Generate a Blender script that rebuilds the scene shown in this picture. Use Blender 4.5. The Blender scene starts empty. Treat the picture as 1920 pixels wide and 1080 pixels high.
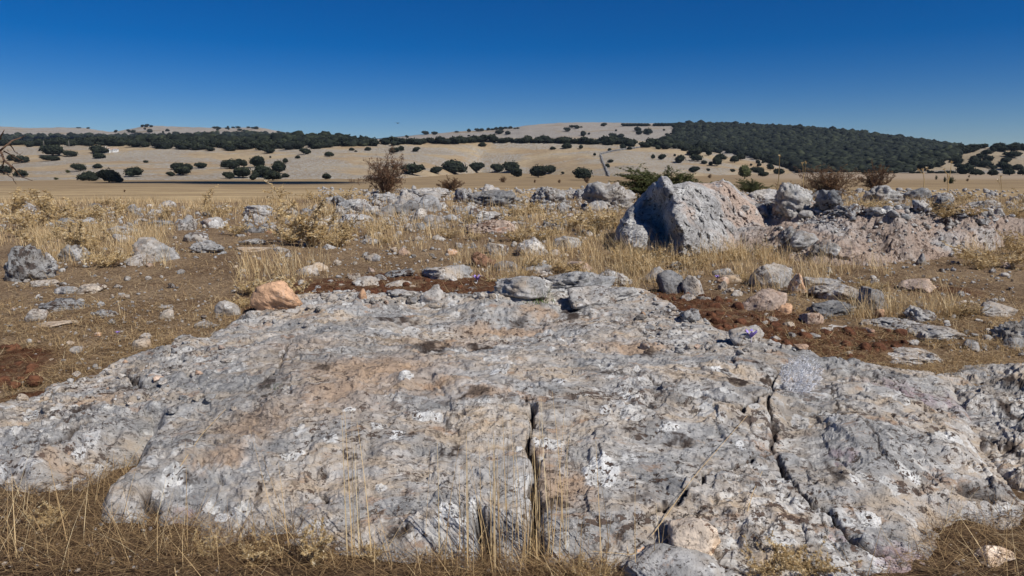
import bpy, math, random
import numpy as np
from mathutils import Vector, Matrix
from mathutils.bvhtree import BVHTree
R = math.radians
SC = bpy.context.scene
COL = SC.collection
random.seed(7)

# ------------------------------------------------------------------ camera, sky, sun, exposure
PITCH = math.atan(235 / 1280.0)
CP, SP = math.cos(PITCH), math.sin(PITCH)
EYE = np.array([0.0, 0.0, 1.0])
cam_data = bpy.data.cameras.new('camera')
cam_data.lens = 24.0; cam_data.sensor_width = 36.0
cam_data.clip_start = 0.05; cam_data.clip_end = 20000
cam = bpy.data.objects.new('camera', cam_data); COL.objects.link(cam)
cam.location = EYE; cam.rotation_euler = (math.pi / 2 - PITCH, 0, 0)
SC.camera = cam
SUN_EL, SUN_AZ = R(46), R(129)        # azimuth clockwise from +Y (the view direction): right and slightly behind
sun_dir = Vector((math.sin(SUN_AZ) * math.cos(SUN_EL), math.cos(SUN_AZ) * math.cos(SUN_EL), math.sin(SUN_EL)))
ld = bpy.data.lights.new('sun', 'SUN'); ld.energy = 5.0; ld.angle = R(0.5); ld.color = (1.0, 0.965, 0.91)
lo = bpy.data.objects.new('sun', ld); COL.objects.link(lo)
lo.rotation_euler = sun_dir.to_track_quat('Z', 'Y').to_euler()
W = bpy.data.worlds.new('World'); SC.world = W; W.use_nodes = True
wt = W.node_tree; wt.nodes.clear()
sky = wt.nodes.new('ShaderNodeTexSky'); sky.sky_type = 'NISHITA'; sky.sun_disc = False
sky.sun_elevation = SUN_EL; sky.sun_rotation = SUN_AZ
sky.altitude = 1200; sky.air_density = 0.85; sky.dust_density = 0.15; sky.ozone_density = 6.0
hs = wt.nodes.new('ShaderNodeHueSaturation'); hs.inputs['Saturation'].default_value = 1.42; hs.inputs['Hue'].default_value = 0.512; hs.inputs['Value'].default_value = 1.12
gm = wt.nodes.new('ShaderNodeGamma'); gm.inputs['Gamma'].default_value = 1.0
bgn = wt.nodes.new('ShaderNodeBackground'); bgn.inputs['Strength'].default_value = 0.062
wo = wt.nodes.new('ShaderNodeOutputWorld')
wt.links.new(sky.outputs[0], hs.inputs['Color']); wt.links.new(hs.outputs[0], gm.inputs['Color'])
wt.links.new(gm.outputs[0], bgn.inputs['Color']); wt.links.new(bgn.outputs[0], wo.inputs['Surface'])
SC.view_settings.view_transform = 'Standard'; SC.view_settings.look = 'None'
SC.view_settings.exposure = -0.1; SC.view_settings.gamma = 1.0
SC.cycles.max_bounces = 5; SC.cycles.diffuse_bounces = 2; SC.cycles.transparent_max_bounces = 4
SC.render.film_transparent = False

# ------------------------------------------------------------------ numpy noise
_rs = np.random.RandomState(3)
PERM = np.concatenate([_rs.permutation(256)] * 3)
_g = _rs.normal(size=(256, 3)); G3 = _g / np.linalg.norm(_g, axis=1)[:, None]
def noise3(p):
    p = np.asarray(p, dtype=np.float64)
    i = np.floor(p).astype(np.int64); f = p - i; i &= 255
    u = f * f * f * (f * (f * 6 - 15) + 10)
    out = 0.0
    for a in (0, 1):
        wa = u[..., 0] if a else 1 - u[..., 0]; pa = PERM[(i[..., 0] + a) & 255]
        for b in (0, 1):
            wb = u[..., 1] if b else 1 - u[..., 1]; pb = PERM[pa + ((i[..., 1] + b) & 255)]
            for c in (0, 1):
                wc = u[..., 2] if c else 1 - u[..., 2]; g = G3[PERM[pb + ((i[..., 2] + c) & 255)] & 255]
                d = (g[..., 0] * (f[..., 0] - a) + g[..., 1] * (f[..., 1] - b) + g[..., 2] * (f[..., 2] - c))
                out = out + wa * wb * wc * d
    return out * 1.6
def fbm(p, octv=4, lac=2.07, gain=0.5, ridged=False):
    p = np.asarray(p, dtype=np.float64); s = 0.0; a = 1.0
    for k in range(octv):
        n = noise3(p + 17.3 * k)
        if ridged: n = 1 - 2 * np.abs(n)
        s = s + a * n; a *= gain; p = p * lac
    return s
def sstep(a, b, x):
    t = np.clip((x - a) / (b - a), 0, 1); return t * t * (3 - 2 * t)

# ------------------------------------------------------------------ pixels (of a 1920x1080 frame) and rays
def ray(px, py):
    h = (np.asarray(px, float) - 960) / 1280; v = (540 - np.asarray(py, float)) / 1280
    y = CP + v * SP; z = -SP + v * CP
    return np.stack([h / y, np.ones_like(y), z / y], -1)       # scaled so that y = 1
def at(px, py, D): return EYE + ray(px, py) * np.asarray(D, float)[..., None]
def az_x(px): return (np.asarray(px, float) - 960) / 1280 / 0.985     # x / y of a pixel column, near the horizon
PLAIN = -4.0
def G0(x, y):
    x = np.asarray(x, float); y = np.asarray(y, float)
    a = x / np.maximum(y, 1.0)
    st = 5.5 + 4.0 * sstep(-0.45, -0.1, a) - 2.5 * sstep(0.35, 0.75, a)
    en = 85.0 + 0 * x
    h = 0.2 * sstep(1.8, 3.6, y)
    h = h - (0.2 - PLAIN) * sstep(0, 1, (y - st) / (en - st)) * (y > st)
    w = sstep(3, 6, y) * (1 - sstep(30, 80, y))
    return h + w * 0.05 * np.sin(x * 0.9 + 1.0) * np.cos(y * 0.7 + x * 0.3)
def g_hit(px, py, h=0.0, tmax=400.0):
    px, py = np.broadcast_arrays(np.asarray(px, float), np.asarray(py, float))
    d = ray(px.ravel(), py.ravel()); h = np.broadcast_to(np.asarray(h, float), px.shape).ravel()
    t = np.full(len(d), 0.8); done = np.zeros(len(d), bool); lo_ = t.copy(); hi_ = np.full(len(d), tmax)
    while True:
        q = EYE + d * t[:, None]; below = q[:, 2] < G0(q[:, 0], q[:, 1]) + h
        new = below & ~done; hi_[new] = t[new]; done |= below
        if done.all() or t.min() > tmax: break
        lo_[~done] = t[~done]; t = np.where(done, t, t * 1.012)
        if (t > tmax).all(): break
    for _ in range(18):
        m = (lo_ + hi_) / 2; q = EYE + d * m[:, None]; b = q[:, 2] < G0(q[:, 0], q[:, 1]) + h
        hi_ = np.where(b, m, hi_); lo_ = np.where(b, lo_, m)
    return (EYE + d * hi_[:, None]).reshape(px.shape + (3,))

def _ss(a, b, x):
    t = (x - a) / (b - a); t = 0.0 if t < 0 else (1.0 if t > 1 else t); return t * t * (3 - 2 * t)
def g1(x, y):
    a = x / max(y, 1.0); st = 5.5 + 4.0 * _ss(-0.45, -0.1, a) - 2.5 * _ss(0.35, 0.75, a)
    h = 0.2 * _ss(1.8, 3.6, y)
    if y > st: h -= (0.2 - PLAIN) * _ss(st, 85.0, y)
    return h + _ss(3, 6, y) * (1 - _ss(30, 80, y)) * 0.05 * math.sin(x * 0.9 + 1.0) * math.cos(y * 0.7 + x * 0.3)
def hit1(px, py, tmax=400.0):
    h = (px - 960) / 1280; v = (540 - py) / 1280; yy = CP + v * SP; dx = h / yy; dz = (-SP + v * CP) / yy
    if dz >= -0.004: return None
    t = 0.8; lo_ = t
    while t < tmax:
        if 1.0 + dz * t < g1(dx * t, t): break
        lo_ = t; t *= 1.015
    else: return np.array([dx * tmax, tmax, 1 + dz * tmax])
    hi_ = t
    for _ in range(16):
        m = (lo_ + hi_) / 2
        if 1.0 + dz * m < g1(dx * m, m): hi_ = m
        else: lo_ = m
    return np.array([dx * hi_, hi_, 1 + dz * hi_])

# ------------------------------------------------------------------ scene bookkeeping
def tag(o, label=None, cat=None, group=None, kind=None):
    if label: o['label'] = label
    if cat: o['category'] = cat
    if group: o['group'] = group
    if kind: o['kind'] = kind
    return o
def make_mesh(name, V, F, mat=None, smooth=True, attrs=None):
    V = np.ascontiguousarray(V, dtype=np.float32); F = np.asarray(F)
    me = bpy.data.meshes.new(name); me.vertices.add(len(V)); me.vertices.foreach_set('co', V.ravel())
    n, k = F.shape
    me.loops.add(n * k); me.loops.foreach_set('vertex_index', F.astype(np.int32).ravel())
    me.polygons.add(n); me.polygons.foreach_set('loop_start', np.arange(0, n * k, k, dtype=np.int32))
    try: me.polygons.foreach_set('loop_total', np.full(n, k, dtype=np.int32))
    except Exception: pass
    me.update(calc_edges=True)
    if smooth: me.polygons.foreach_set('use_smooth', np.ones(n, bool))
    for an, av in (attrs or {}).items():
        at_ = me.attributes.new(an, 'FLOAT', 'POINT'); at_.data.foreach_set('value', np.asarray(av, dtype=np.float32))
    if mat: me.materials.append(mat)
    return me
def link(name, me, parent=None, loc=None):
    o = bpy.data.objects.new(name, me); COL.objects.link(o)
    if parent: o.parent = parent
    if loc is not None: o.location = loc
    return o
def empty(name, loc, rz=0, s=1.0):
    o = bpy.data.objects.new(name, None); COL.objects.link(o); o.location = loc; o.rotation_euler = (0, 0, rz); o.scale = (s, s, s)
    o.empty_display_size = 0.1
    return o
def copy_tree(o, parent=None):
    c = o.copy(); COL.objects.link(c); c.parent = parent
    for ch in [x for x in o.children]: copy_tree(ch, c)
    return c
def grid_faces(nr, nc):
    i = np.arange(nr - 1)[:, None] * nc + np.arange(nc - 1)[None, :]
    i = i.ravel(); return np.stack([i, i + 1, i + nc + 1, i + nc], 1)
def compact(V, F, attrs):
    used = np.unique(F); m = np.full(len(V), -1); m[used] = np.arange(len(used))
    return V[used], m[F], {k: v[used] for k, v in attrs.items()}
def tps(P, Z):
    P = np.asarray(P, float); n = len(P)
    def K(A, B):
        r2 = ((A[:, None, :] - B[None, :, :]) ** 2).sum(-1); return 0.5 * r2 * np.log(r2 + 1e-12)
    A = np.zeros((n + 3, n + 3)); A[:n, :n] = K(P, P) + np.eye(n) * 1e-4
    A[:n, n] = 1; A[:n, n + 1:] = P; A[n, :n] = 1; A[n + 1:, :n] = P.T
    w = np.linalg.solve(A, np.concatenate([Z, np.zeros(3)]))
    def f(Q):
        out = np.empty(len(Q))
        for s in range(0, len(Q), 60000):
            q = Q[s:s + 60000]; out[s:s + 60000] = K(q, P) @ w[:n] + w[n] + q @ w[n + 1:]
        return out
    return f
def poly_sd(Q, P):
    """signed distance to polygon, positive inside"""
    P = np.asarray(P, float); d = np.full(len(Q), 1e9); ins = np.zeros(len(Q), bool)
    for i in range(len(P)):
        a, b = P[i], P[(i + 1) % len(P)]; ab = b - a
        t = np.clip(((Q - a) @ ab) / (ab @ ab + 1e-12), 0, 1)
        d = np.minimum(d, np.hypot(*(Q - a - t[:, None] * ab).T))
        c = ((a[1] > Q[:, 1]) != (b[1] > Q[:, 1]))
        xi = (b[0] - a[0]) * (Q[:, 1] - a[1]) / (b[1] - a[1] + 1e-12) + a[0]
        ins ^= c & (Q[:, 0] < xi)
    return np.where(ins, d, -d)
def line_d(Q, P, wid=None):
    """distance to a polyline and the interpolated width there"""
    P = np.asarray(P, float); best = np.full(len(Q), 1e9); wv = np.zeros(len(Q))
    for i in range(len(P) - 1):
        a, b = P[i][:2], P[i + 1][:2]; ab = b - a
        t = np.clip(((Q - a) @ ab) / (ab @ ab + 1e-12), 0, 1)
        d = np.hypot(*(Q - a - t[:, None] * ab).T); m = d < best
        best = np.where(m, d, best)
        if wid is not None: wv = np.where(m, wid[i] + (wid[i + 1] - wid[i]) * t, wv)
    return best, wv

# ------------------------------------------------------------------ node helpers
class NT:
    def __init__(s, name):
        s.mat = bpy.data.materials.new(name); s.mat.use_nodes = True; s.t = s.mat.node_tree; s.t.nodes.clear()
        s.out = s.t.nodes.new('ShaderNodeOutputMaterial')
        s.geo = s.t.nodes.new('ShaderNodeNewGeometry')
    def n(s, typ, **kw):
        x = s.t.nodes.new(typ)
        for k, v in kw.items(): setattr(x, k, v)
        return x
    def set(s, sock, v):
        if v is None: return
        if isinstance(v, bpy.types.NodeSocket): s.t.links.new(v, sock)
        else:
            if isinstance(v, tuple) and len(v) == 3 and sock.type == 'RGBA': v = v + (1,)
            sock.default_value = v
    def noise(s, vec, scale, detail=4, rough=0.5, dist=0.0, col=False):
        x = s.n('ShaderNodeTexNoise'); s.set(x.inputs['Vector'], vec); x.inputs['Scale'].default_value = scale
        x.inputs['Detail'].default_value = detail; x.inputs['Roughness'].default_value = rough; x.inputs['Distortion'].default_value = dist
        return x.outputs['Color' if col else 'Fac']
    def vor(s, vec, scale, feature='F1', out='Distance', rnd=1.0):
        x = s.n('ShaderNodeTexVoronoi', feature=feature); s.set(x.inputs['Vector'], vec); x.inputs['Scale'].default_value = scale
        x.inputs['Randomness'].default_value = rnd
        return x.outputs[out]
    def ramp(s, f, a, b, lo=0.0, hi=1.0, smooth=True):
        x = s.n('ShaderNodeMapRange', interpolation_type='SMOOTHSTEP' if smooth else 'LINEAR'); s.set(x.inputs['Value'], f)
        x.inputs['From Min'].default_value = a; x.inputs['From Max'].default_value = b
        x.inputs['To Min'].default_value = lo; x.inputs['To Max'].default_value = hi
        return x.outputs['Result']
    def math(s, op, a, b=None, clamp=False):
        x = s.n('ShaderNodeMath', operation=op, use_clamp=clamp); s.set(x.inputs[0], a); s.set(x.inputs[1], b)
        return x.outputs[0]
    def mix(s, f, a, b, mode='MIX'):
        x = s.n('ShaderNodeMix', data_type='RGBA', blend_type=mode); s.set(x.inputs[0], f); s.set(x.inputs[6], a); s.set(x.inputs[7], b)
        return x.outputs[2]
    def mapv(s, vec, scale=(1, 1, 1), rot=(0, 0, 0), loc=(0, 0, 0)):
        x = s.n('ShaderNodeMapping'); s.set(x.inputs['Vector'], vec)
        x.inputs['Scale'].default_value = scale; x.inputs['Rotation'].default_value = rot; x.inputs['Location'].default_value = loc
        return x.outputs[0]
    def warp(s, vec, scale, amt, detail=2):
        c = s.noise(vec, scale, detail, col=True)
        v = s.n('ShaderNodeVectorMath', operation='MULTIPLY_ADD'); s.set(v.inputs[0], c)
        v.inputs[1].default_value = (amt,) * 3; s.set(v.inputs[2], vec); return v.outputs[0]
    def attr(s, name):
        x = s.n('ShaderNodeAttribute', attribute_name=name); return x.outputs['Fac']
    def bump(s, h, dist, strength=1.0, normal=None):
        x = s.n('ShaderNodeBump'); x.inputs['Strength'].default_value = strength; x.inputs['Distance'].default_value = dist
        s.set(x.inputs['Height'], h); s.set(x.inputs['Normal'], normal); return x.outputs[0]
    def done(s, color, rough=0.9, normal=None, spec=0.2, transl=None):
        b = s.n('ShaderNodeBsdfPrincipled'); s.set(b.inputs['Base Color'], color); s.set(b.inputs['Roughness'], rough)
        b.inputs['Specular IOR Level'].default_value = spec; s.set(b.inputs['Normal'], normal)
        o = b.outputs[0]
        if transl:
            tr = s.n('ShaderNodeBsdfTranslucent'); s.set(tr.inputs['Color'], color)
            m = s.n('ShaderNodeMixShader'); m.inputs[0].default_value = transl
            s.t.links.new(o, m.inputs[1]); s.t.links.new(tr.outputs[0], m.inputs[2]); o = m.outputs[0]
        s.t.links.new(o, s.out.inputs['Surface']); return s.mat

def limestone(name, k=1.0, grey=(0.295, 0.287, 0.275), warm=(0.47, 0.375, 0.275), dark=0.5, white=0.5, stain=0.4, aniso=False, attrs=False, pink=0.0, tint=True):
    """weathered karst limestone; k scales the pattern (1 = patterns of a hand's size)"""
    m = NT(name); P = m.geo.outputs['Position']
    Pw = m.warp(P, 3.0 * k, 0.12 / k)
    Ps = m.mapv(Pw, (1, 3.0, 1.6), (0, 0, R(-14))) if aniso else Pw
    c = m.mix(m.ramp(m.noise(Ps, 2.2 * k, 5, 0.6), 0.40, 0.62), grey, warm)
    c = m.mix(m.ramp(m.noise(Ps, 9 * k, 6, 0.65), 0.38, 0.68, 0, 0.75), c, tuple(min(1, g * 1.7) for g in grey))
    quiet = m.ramp(m.noise(m.mapv(P, (1, 1, 1), (0, 0, 0), (7, 3, 1)), 1.5 * k, 4, 0.55), 0.42, 0.56, 0.25, 1.0)
    spl = m.math('MULTIPLY', m.math('MULTIPLY', m.ramp(m.noise(Ps, 13 * k, 6, 0.62, 0.6), 0.535, 0.56), m.ramp(m.noise(P, 2.3 * k, 3), 0.42, 0.6)), quiet)
    c = m.mix(m.math('MULTIPLY', spl, 0.8), c, (0.66, 0.63, 0.58))
    c = m.mix(m.ramp(m.noise(Pw, 7 * k, 4, 0.6), 0.5, 0.7, 0, 0.5), c, (grey[0] * .55, grey[1] * .57, grey[2] * .6))
    # pale crustose lichen rosettes
    vn = m.n('ShaderNodeTexVoronoi'); m.set(vn.inputs['Vector'], m.warp(P, 30 * k, 0.035 / k)); vn.inputs['Scale'].default_value = 10 * k; cell = m.math('ADD', vn.outputs['Distance'], m.math('MULTIPLY', vn.outputs['Color'], 0.35)); zone = m.ramp(m.noise(P, 4.5 * k, 3), 0.58 - 0.14 * white, 0.64 - 0.14 * white)
    ros = m.math('MULTIPLY', m.ramp(cell, 0.50, 0.46), zone)
    ring = m.ramp(cell, 0.30, 0.41, 0.55, 1.0)
    c = m.mix(m.math('MULTIPLY', m.math('MULTIPLY', ros, ring), 0.75), c, (0.66, 0.65, 0.62))
    # orange and brown stains
    st = m.ramp(m.noise(Ps, 5.5 * k, 7, 0.72), 0.60 - 0.08 * stain, 0.70 - 0.08 * stain, 0, 0.6)
    c = m.mix(st, c, (0.36, 0.205, 0.11))
    if pink: c = m.mix(m.ramp(m.noise(Ps, 1.3, 4), 0.56 - 0.22 * pink, 0.72 - 0.2 * pink, 0, 0.85), c, (0.33, 0.245, 0.19))
    if attrs:
        c = m.mix(m.math('MULTIPLY', m.attr('sand'), 0.8), c, (0.42, 0.29, 0.19))
        speck = m.ramp(m.noise(P, 75, 2), 0.60, 0.63)
        wl = m.math('MULTIPLY', m.attr('lich'), m.ramp(m.noise(P, 26, 5, 0.65), 0.32, 0.42, 0.5, 0.95)); c = m.mix(wl, c, m.mix(speck, m.mix(m.ramp(m.noise(P, 18, 3), .4, .6), (0.78, 0.77, 0.74), (0.60, 0.585, 0.55)), (0.10, 0.07, 0.055)))
        c = m.mix(m.math('MULTIPLY', m.attr('lilac'), m.ramp(m.noise(P, 30, 4), 0.35, 0.6, 0, 0.6)), c, (0.42, 0.30, 0.33))
    # black crust: clusters of small patches
    z2 = m.noise(Ps, 3.2 * k, 4, 0.6); fine = m.noise(m.mapv(Pw, (1, 1.7, 1.2)) if aniso else Pw, 26 * k, 6, 0.72)
    dk = m.math('ADD', m.math('MULTIPLY', z2, 0.42), m.math('MULTIPLY', fine, 1.05))
    th = 0.872 - 0.06 * dark
    dm = m.ramp(dk, th, th + 0.022)
    dcol = m.mix(m.noise(P, 4 * k, 2), (0.055, 0.045, 0.04), (0.16, 0.10, 0.07))
    c = m.mix(m.math('MULTIPLY', m.math('MULTIPLY', dm, quiet), 0.95), c, dcol)
    pit = m.ramp(m.noise(Pw, 60 * k, 3, 0.6), 0.62, 0.68)
    c = m.mix(m.math('MULTIPLY', pit, 0.6), c, (0.07, 0.055, 0.05))
    sp = m.math('MULTIPLY', m.ramp(m.noise(m.mapv(Pw, (1, 1.8, 1.2)) if aniso else Pw, 48 * k, 5, 0.66, 0.4), 0.575, 0.605), m.ramp(m.noise(P, 4.0 * k, 4, 0.6), 0.44, 0.58))
    c = m.mix(m.math('MULTIPLY', m.math('MULTIPLY', sp, quiet), 0.95), c, (0.075, 0.055, 0.045))
    c = m.mix(m.ramp(m.noise(Pw, 1.1 * k, 3), 0.45, 0.7, 0, 0.28), c, tuple(g * .62 for g in grey))
    if attrs:
        c = m.mix(m.math('MULTIPLY', m.attr('dark'), 0.95, True), c, (0.05, 0.035, 0.028))
    if tint:
        oi = m.n('ShaderNodeObjectInfo'); c = m.mix(1.0, c, oi.outputs['Color'], 'MULTIPLY')
    h = m.math('ADD', m.noise(Ps, 14 * k, 7, 0.6), m.math('MULTIPLY', m.noise(Pw, 60 * k, 4, 0.6), 0.25))
    h = m.math('SUBTRACT', h, m.math('MULTIPLY', dm, 0.12)); h = m.math('SUBTRACT', h, m.math('MULTIPLY', pit, 0.25))
    if attrs: h = m.math('ADD', h, m.math('MULTIPLY', wl, 0.1))
    return m.done(c, 0.92, m.bump(h, 0.024 / k, 1.0), 0.15)

M = {}
M['slab'] = limestone('slab_limestone', 1.0, aniso=True, attrs=True, dark=0.75, white=0.75, stain=0.55, tint=False)
M['rock'] = limestone('loose_limestone', 1.5, dark=0.9, white=0.4, stain=0.3, grey=(0.28, 0.272, 0.26), warm=(0.43, 0.35, 0.265))
M['rock_far'] = limestone('karst_limestone', 0.8, dark=1.5, white=0.5, stain=0.15, grey=(0.305, 0.30, 0.29), warm=(0.41, 0.36, 0.30))
M['pink'] = limestone('stained_limestone', 0.9, dark=1.15, white=0.3, stain=0.7, pink=0.8, grey=(0.29, 0.28, 0.27), warm=(0.42, 0.32, 0.245))
M['orange'] = limestone('orange_stone', 1.6, grey=(0.50, 0.31, 0.19), warm=(0.56, 0.33, 0.19), dark=-0.2, white=-1.5, stain=0.4)

def soil_mat():
    m = NT('soil'); P = m.geo.outputs['Position']
    lit = m.noise(m.mapv(m.warp(P, 6, 0.2), (1, 3.5, 1), (0, 0, R(10))), 34, 6, 0.75)
    c = m.mix(m.ramp(m.noise(P, 2.0, 6, 0.65), 0.35, 0.65), (0.155, 0.095, 0.055), (0.29, 0.20, 0.12))
    c = m.mix(m.ramp(lit, 0.48, 0.64, 0, 0.8), c, (0.50, 0.375, 0.23))
    c = m.mix(m.ramp(m.noise(P, 50, 4, 0.7), 0.52, 0.66, 0, 0.8), c, (0.06, 0.038, 0.024))
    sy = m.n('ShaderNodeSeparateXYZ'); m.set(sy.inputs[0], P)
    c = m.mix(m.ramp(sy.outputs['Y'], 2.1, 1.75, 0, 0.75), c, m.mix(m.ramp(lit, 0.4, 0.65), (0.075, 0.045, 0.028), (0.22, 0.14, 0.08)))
    red = m.math('MULTIPLY', m.attr('red'), m.ramp(m.noise(P, 12, 5, 0.7), 0.25, 0.55))
    c = m.mix(red, c, m.mix(m.ramp(m.noise(P, 30, 5, 0.7), 0.35, 0.65), (0.075, 0.032, 0.018), (0.17, 0.08, 0.043)))
    grit = m.math('MULTIPLY', m.ramp(m.vor(P, 55), 0.20, 0.12), m.ramp(m.noise(P, 6, 3), 0.5, 0.65))
    c = m.mix(m.math('MULTIPLY', grit, 0.7), c, (0.48, 0.44, 0.39))
    # the straw field of the plain, with its ploughing bands
    sx = m.n('ShaderNodeSeparateXYZ'); m.set(sx.inputs[0], P)
    Pf = m.mapv(P, (0.012, 0.075, 0.02)); band = m.noise(Pf, 5.0, 5, 0.7)
    fine = m.noise(m.mapv(P, (0.15, 1, 1)), 2.5, 6, 0.75)
    f = m.mix(m.ramp(band, 0.40, 0.62), (0.25, 0.175, 0.095), (0.49, 0.36, 0.195))
    f = m.mix(m.ramp(fine, 0.35, 0.7, 0, 0.6), f, (0.54, 0.405, 0.23))
    trk = m.ramp(m.noise(m.mapv(P, (0.004, 0.22, 0)), 3.0, 3, 0.6), 0.55, 0.60, 0, 0.55)
    f = m.mix(trk, f, (0.17, 0.115, 0.07))
    f = m.mix(m.ramp(sx.outputs['Y'], 105, 160, 0, 0.5), f, (0.18, 0.125, 0.075))
    f = m.mix(m.math('MULTIPLY', m.attr('palefield'), m.ramp(fine, 0.3, 0.6, 0.5, 1)), f, (0.36, 0.28, 0.20))
    c = m.mix(m.ramp(sx.outputs['Y'], 24, 45), c, f)
    h = m.math('ADD', m.noise(P, 30, 8, 0.7), m.math('MULTIPLY', lit, 0.5))
    return m.done(c, 0.97, m.bump(h, 0.03, 0.9), 0.05)
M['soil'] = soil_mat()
def hill_mat(name, a, b, rocky, rockcol=(0.38, 0.35, 0.31)):
    m = NT(name); P = m.geo.outputs['Position']
    Pw = m.warp(P, 0.02, 18)
    c = m.mix(m.ramp(m.noise(m.mapv(Pw, (0.6, 1, 2.5)), 0.045, 6, 0.62), 0.36, 0.64), a, b)
    c = m.mix(m.ramp(m.noise(m.mapv(P, (1, 1, 4)), 0.5, 5, 0.75), 0.4, 0.7, 0, 0.5), c, tuple(x * 0.62 for x in a))
    rk = m.math('MULTIPLY', m.ramp(m.noise(m.mapv(Pw, (0.7, 1, 3)), 0.03, 5, 0.6), 0.60 - 0.2 * rocky, 0.68 - 0.16 * rocky), m.ramp(m.noise(P, 0.9, 5, 0.75), 0.42, 0.55))
    c = m.mix(m.math('MULTIPLY', rk, 0.9), c, rockcol)
    c = m.mix(m.math('MULTIPLY', m.ramp(m.noise(P, 0.55, 4, 0.7), 0.64, 0.70), 0.6), c, (0.07, 0.065, 0.045))
    h = m.math('ADD', m.noise(P, 0.4, 6, 0.7), m.math('MULTIPLY', rk, 0.3))
    return m.done(c, 0.97, m.bump(h, 1.2, 0.7), 0.03)
M['hill_straw'] = hill_mat('hill_straw', (0.35, 0.255, 0.155), (0.44, 0.345, 0.22), 0.9, (0.42, 0.39, 0.34))
M['hill_rocky'] = hill_mat('hill_rocky', (0.25, 0.20, 0.145), (0.35, 0.285, 0.205), 1.2, (0.38, 0.36, 0.335))
M['hill_brown'] = hill_mat('hill_brown', (0.28, 0.225, 0.155), (0.34, 0.275, 0.19), 0.3)
def tinted(name, stops, rough=0.8, transl=None, spec=0.2, nscale=None):
    m = NT(name); a = m.attr('tint'); cr = m.n('ShaderNodeValToRGB'); el = cr.color_ramp.elements
    while len(el) < len(stops): el.new(0.5)
    for e, (p, c) in zip(el, stops): e.position = p; e.color = c + (1,)
    m.set(cr.inputs[0], a); c = cr.outputs[0]
    if nscale:
        c = m.mix(m.ramp(m.noise(m.geo.outputs['Position'], nscale, 3), 0.35, 0.65, 0, 0.5), c, tuple(x * 0.6 for x in stops[0][1]))
    return m.done(c, rough, None, spec, transl)
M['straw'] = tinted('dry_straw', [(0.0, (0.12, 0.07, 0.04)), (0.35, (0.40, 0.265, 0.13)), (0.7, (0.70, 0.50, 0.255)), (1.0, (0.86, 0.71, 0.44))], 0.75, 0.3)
M['thistle'] = tinted('dry_thistle', [(0.0, (0.26, 0.14, 0.05)), (0.4, (0.50, 0.35, 0.16)), (0.8, (0.70, 0.54, 0.30)), (1.0, (0.82, 0.72, 0.52))], 0.7, 0.25)
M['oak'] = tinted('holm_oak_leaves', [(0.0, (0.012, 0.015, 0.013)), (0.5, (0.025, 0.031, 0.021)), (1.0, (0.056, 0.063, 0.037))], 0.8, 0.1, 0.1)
M['green'] = tinted('green_leaves', [(0.0, (0.035, 0.042, 0.015)), (0.5, (0.09, 0.10, 0.036)), (1.0, (0.15, 0.165, 0.06))], 0.7, 0.2)
M['brownleaf'] = tinted('brown_leaves', [(0.0, (0.06, 0.035, 0.02)), (0.5, (0.15, 0.085, 0.045)), (1.0, (0.26, 0.15, 0.07))], 0.8, 0.2)
M['rustleaf'] = tinted('rust_leaves', [(0.0, (0.06, 0.034, 0.022)), (0.5, (0.155, 0.085, 0.05)), (1.0, (0.28, 0.17, 0.09))], 0.8, 0.2)
def plain(name, col, nz=None, rough=0.85, scale=20, bump=0.0):
    m = NT(name); P = m.geo.outputs['Position']; c = col
    n_ = m.noise(P, scale, 5, 0.65)
    if nz: c = m.mix(m.ramp(n_, 0.35, 0.65), col, nz)
    return m.done(c, rough, m.bump(n_, bump) if bump else None)
M['wallstone'] = plain('wall_stone', (0.17, 0.165, 0.16), (0.30, 0.29, 0.28), scale=2)
M['bark'] = plain('bark', (0.075, 0.055, 0.04), (0.13, 0.10, 0.08), scale=8)
M['twig'] = plain('twig_bark', (0.11, 0.065, 0.04), (0.19, 0.12, 0.075), scale=30)
M['greytwig'] = plain('grey_twig', (0.20, 0.15, 0.11), (0.12, 0.09, 0.06), scale=30)
M['white'] = plain('white_plaster', (0.80, 0.80, 0.78), (0.74, 0.73, 0.70), scale=1)
M['tile'] = plain('roof_tile', (0.36, 0.26, 0.20), (0.46, 0.36, 0.28), scale=2)
M['glass'] = plain('dark_window', (0.03, 0.035, 0.04), rough=0.2)
M['wood'] = plain('grey_wood', (0.34, 0.31, 0.27), (0.24, 0.21, 0.18), scale=4)
M['petal'] = plain('violet_petal', (0.30, 0.20, 0.62), (0.42, 0.32, 0.74), scale=60, rough=0.6)
M['stamen'] = plain('orange_stamen', (0.75, 0.28, 0.04))
M['palestem'] = plain('pale_stem', (0.55, 0.50, 0.55))
M['web'] = plain('cobweb_fibre', (0.85, 0.85, 0.86), rough=0.6)
M['clod'] = plain('red_clod', (0.075, 0.03, 0.017), (0.18, 0.078, 0.04), scale=25, bump=0.02, rough=0.98)
M['bird'] = plain('bird_feathers', (0.03, 0.03, 0.03))
m_ = NT('cloud_vapour'); M['cloud'] = m_.done((0.9, 0.9, 0.9), 1.0)

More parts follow.
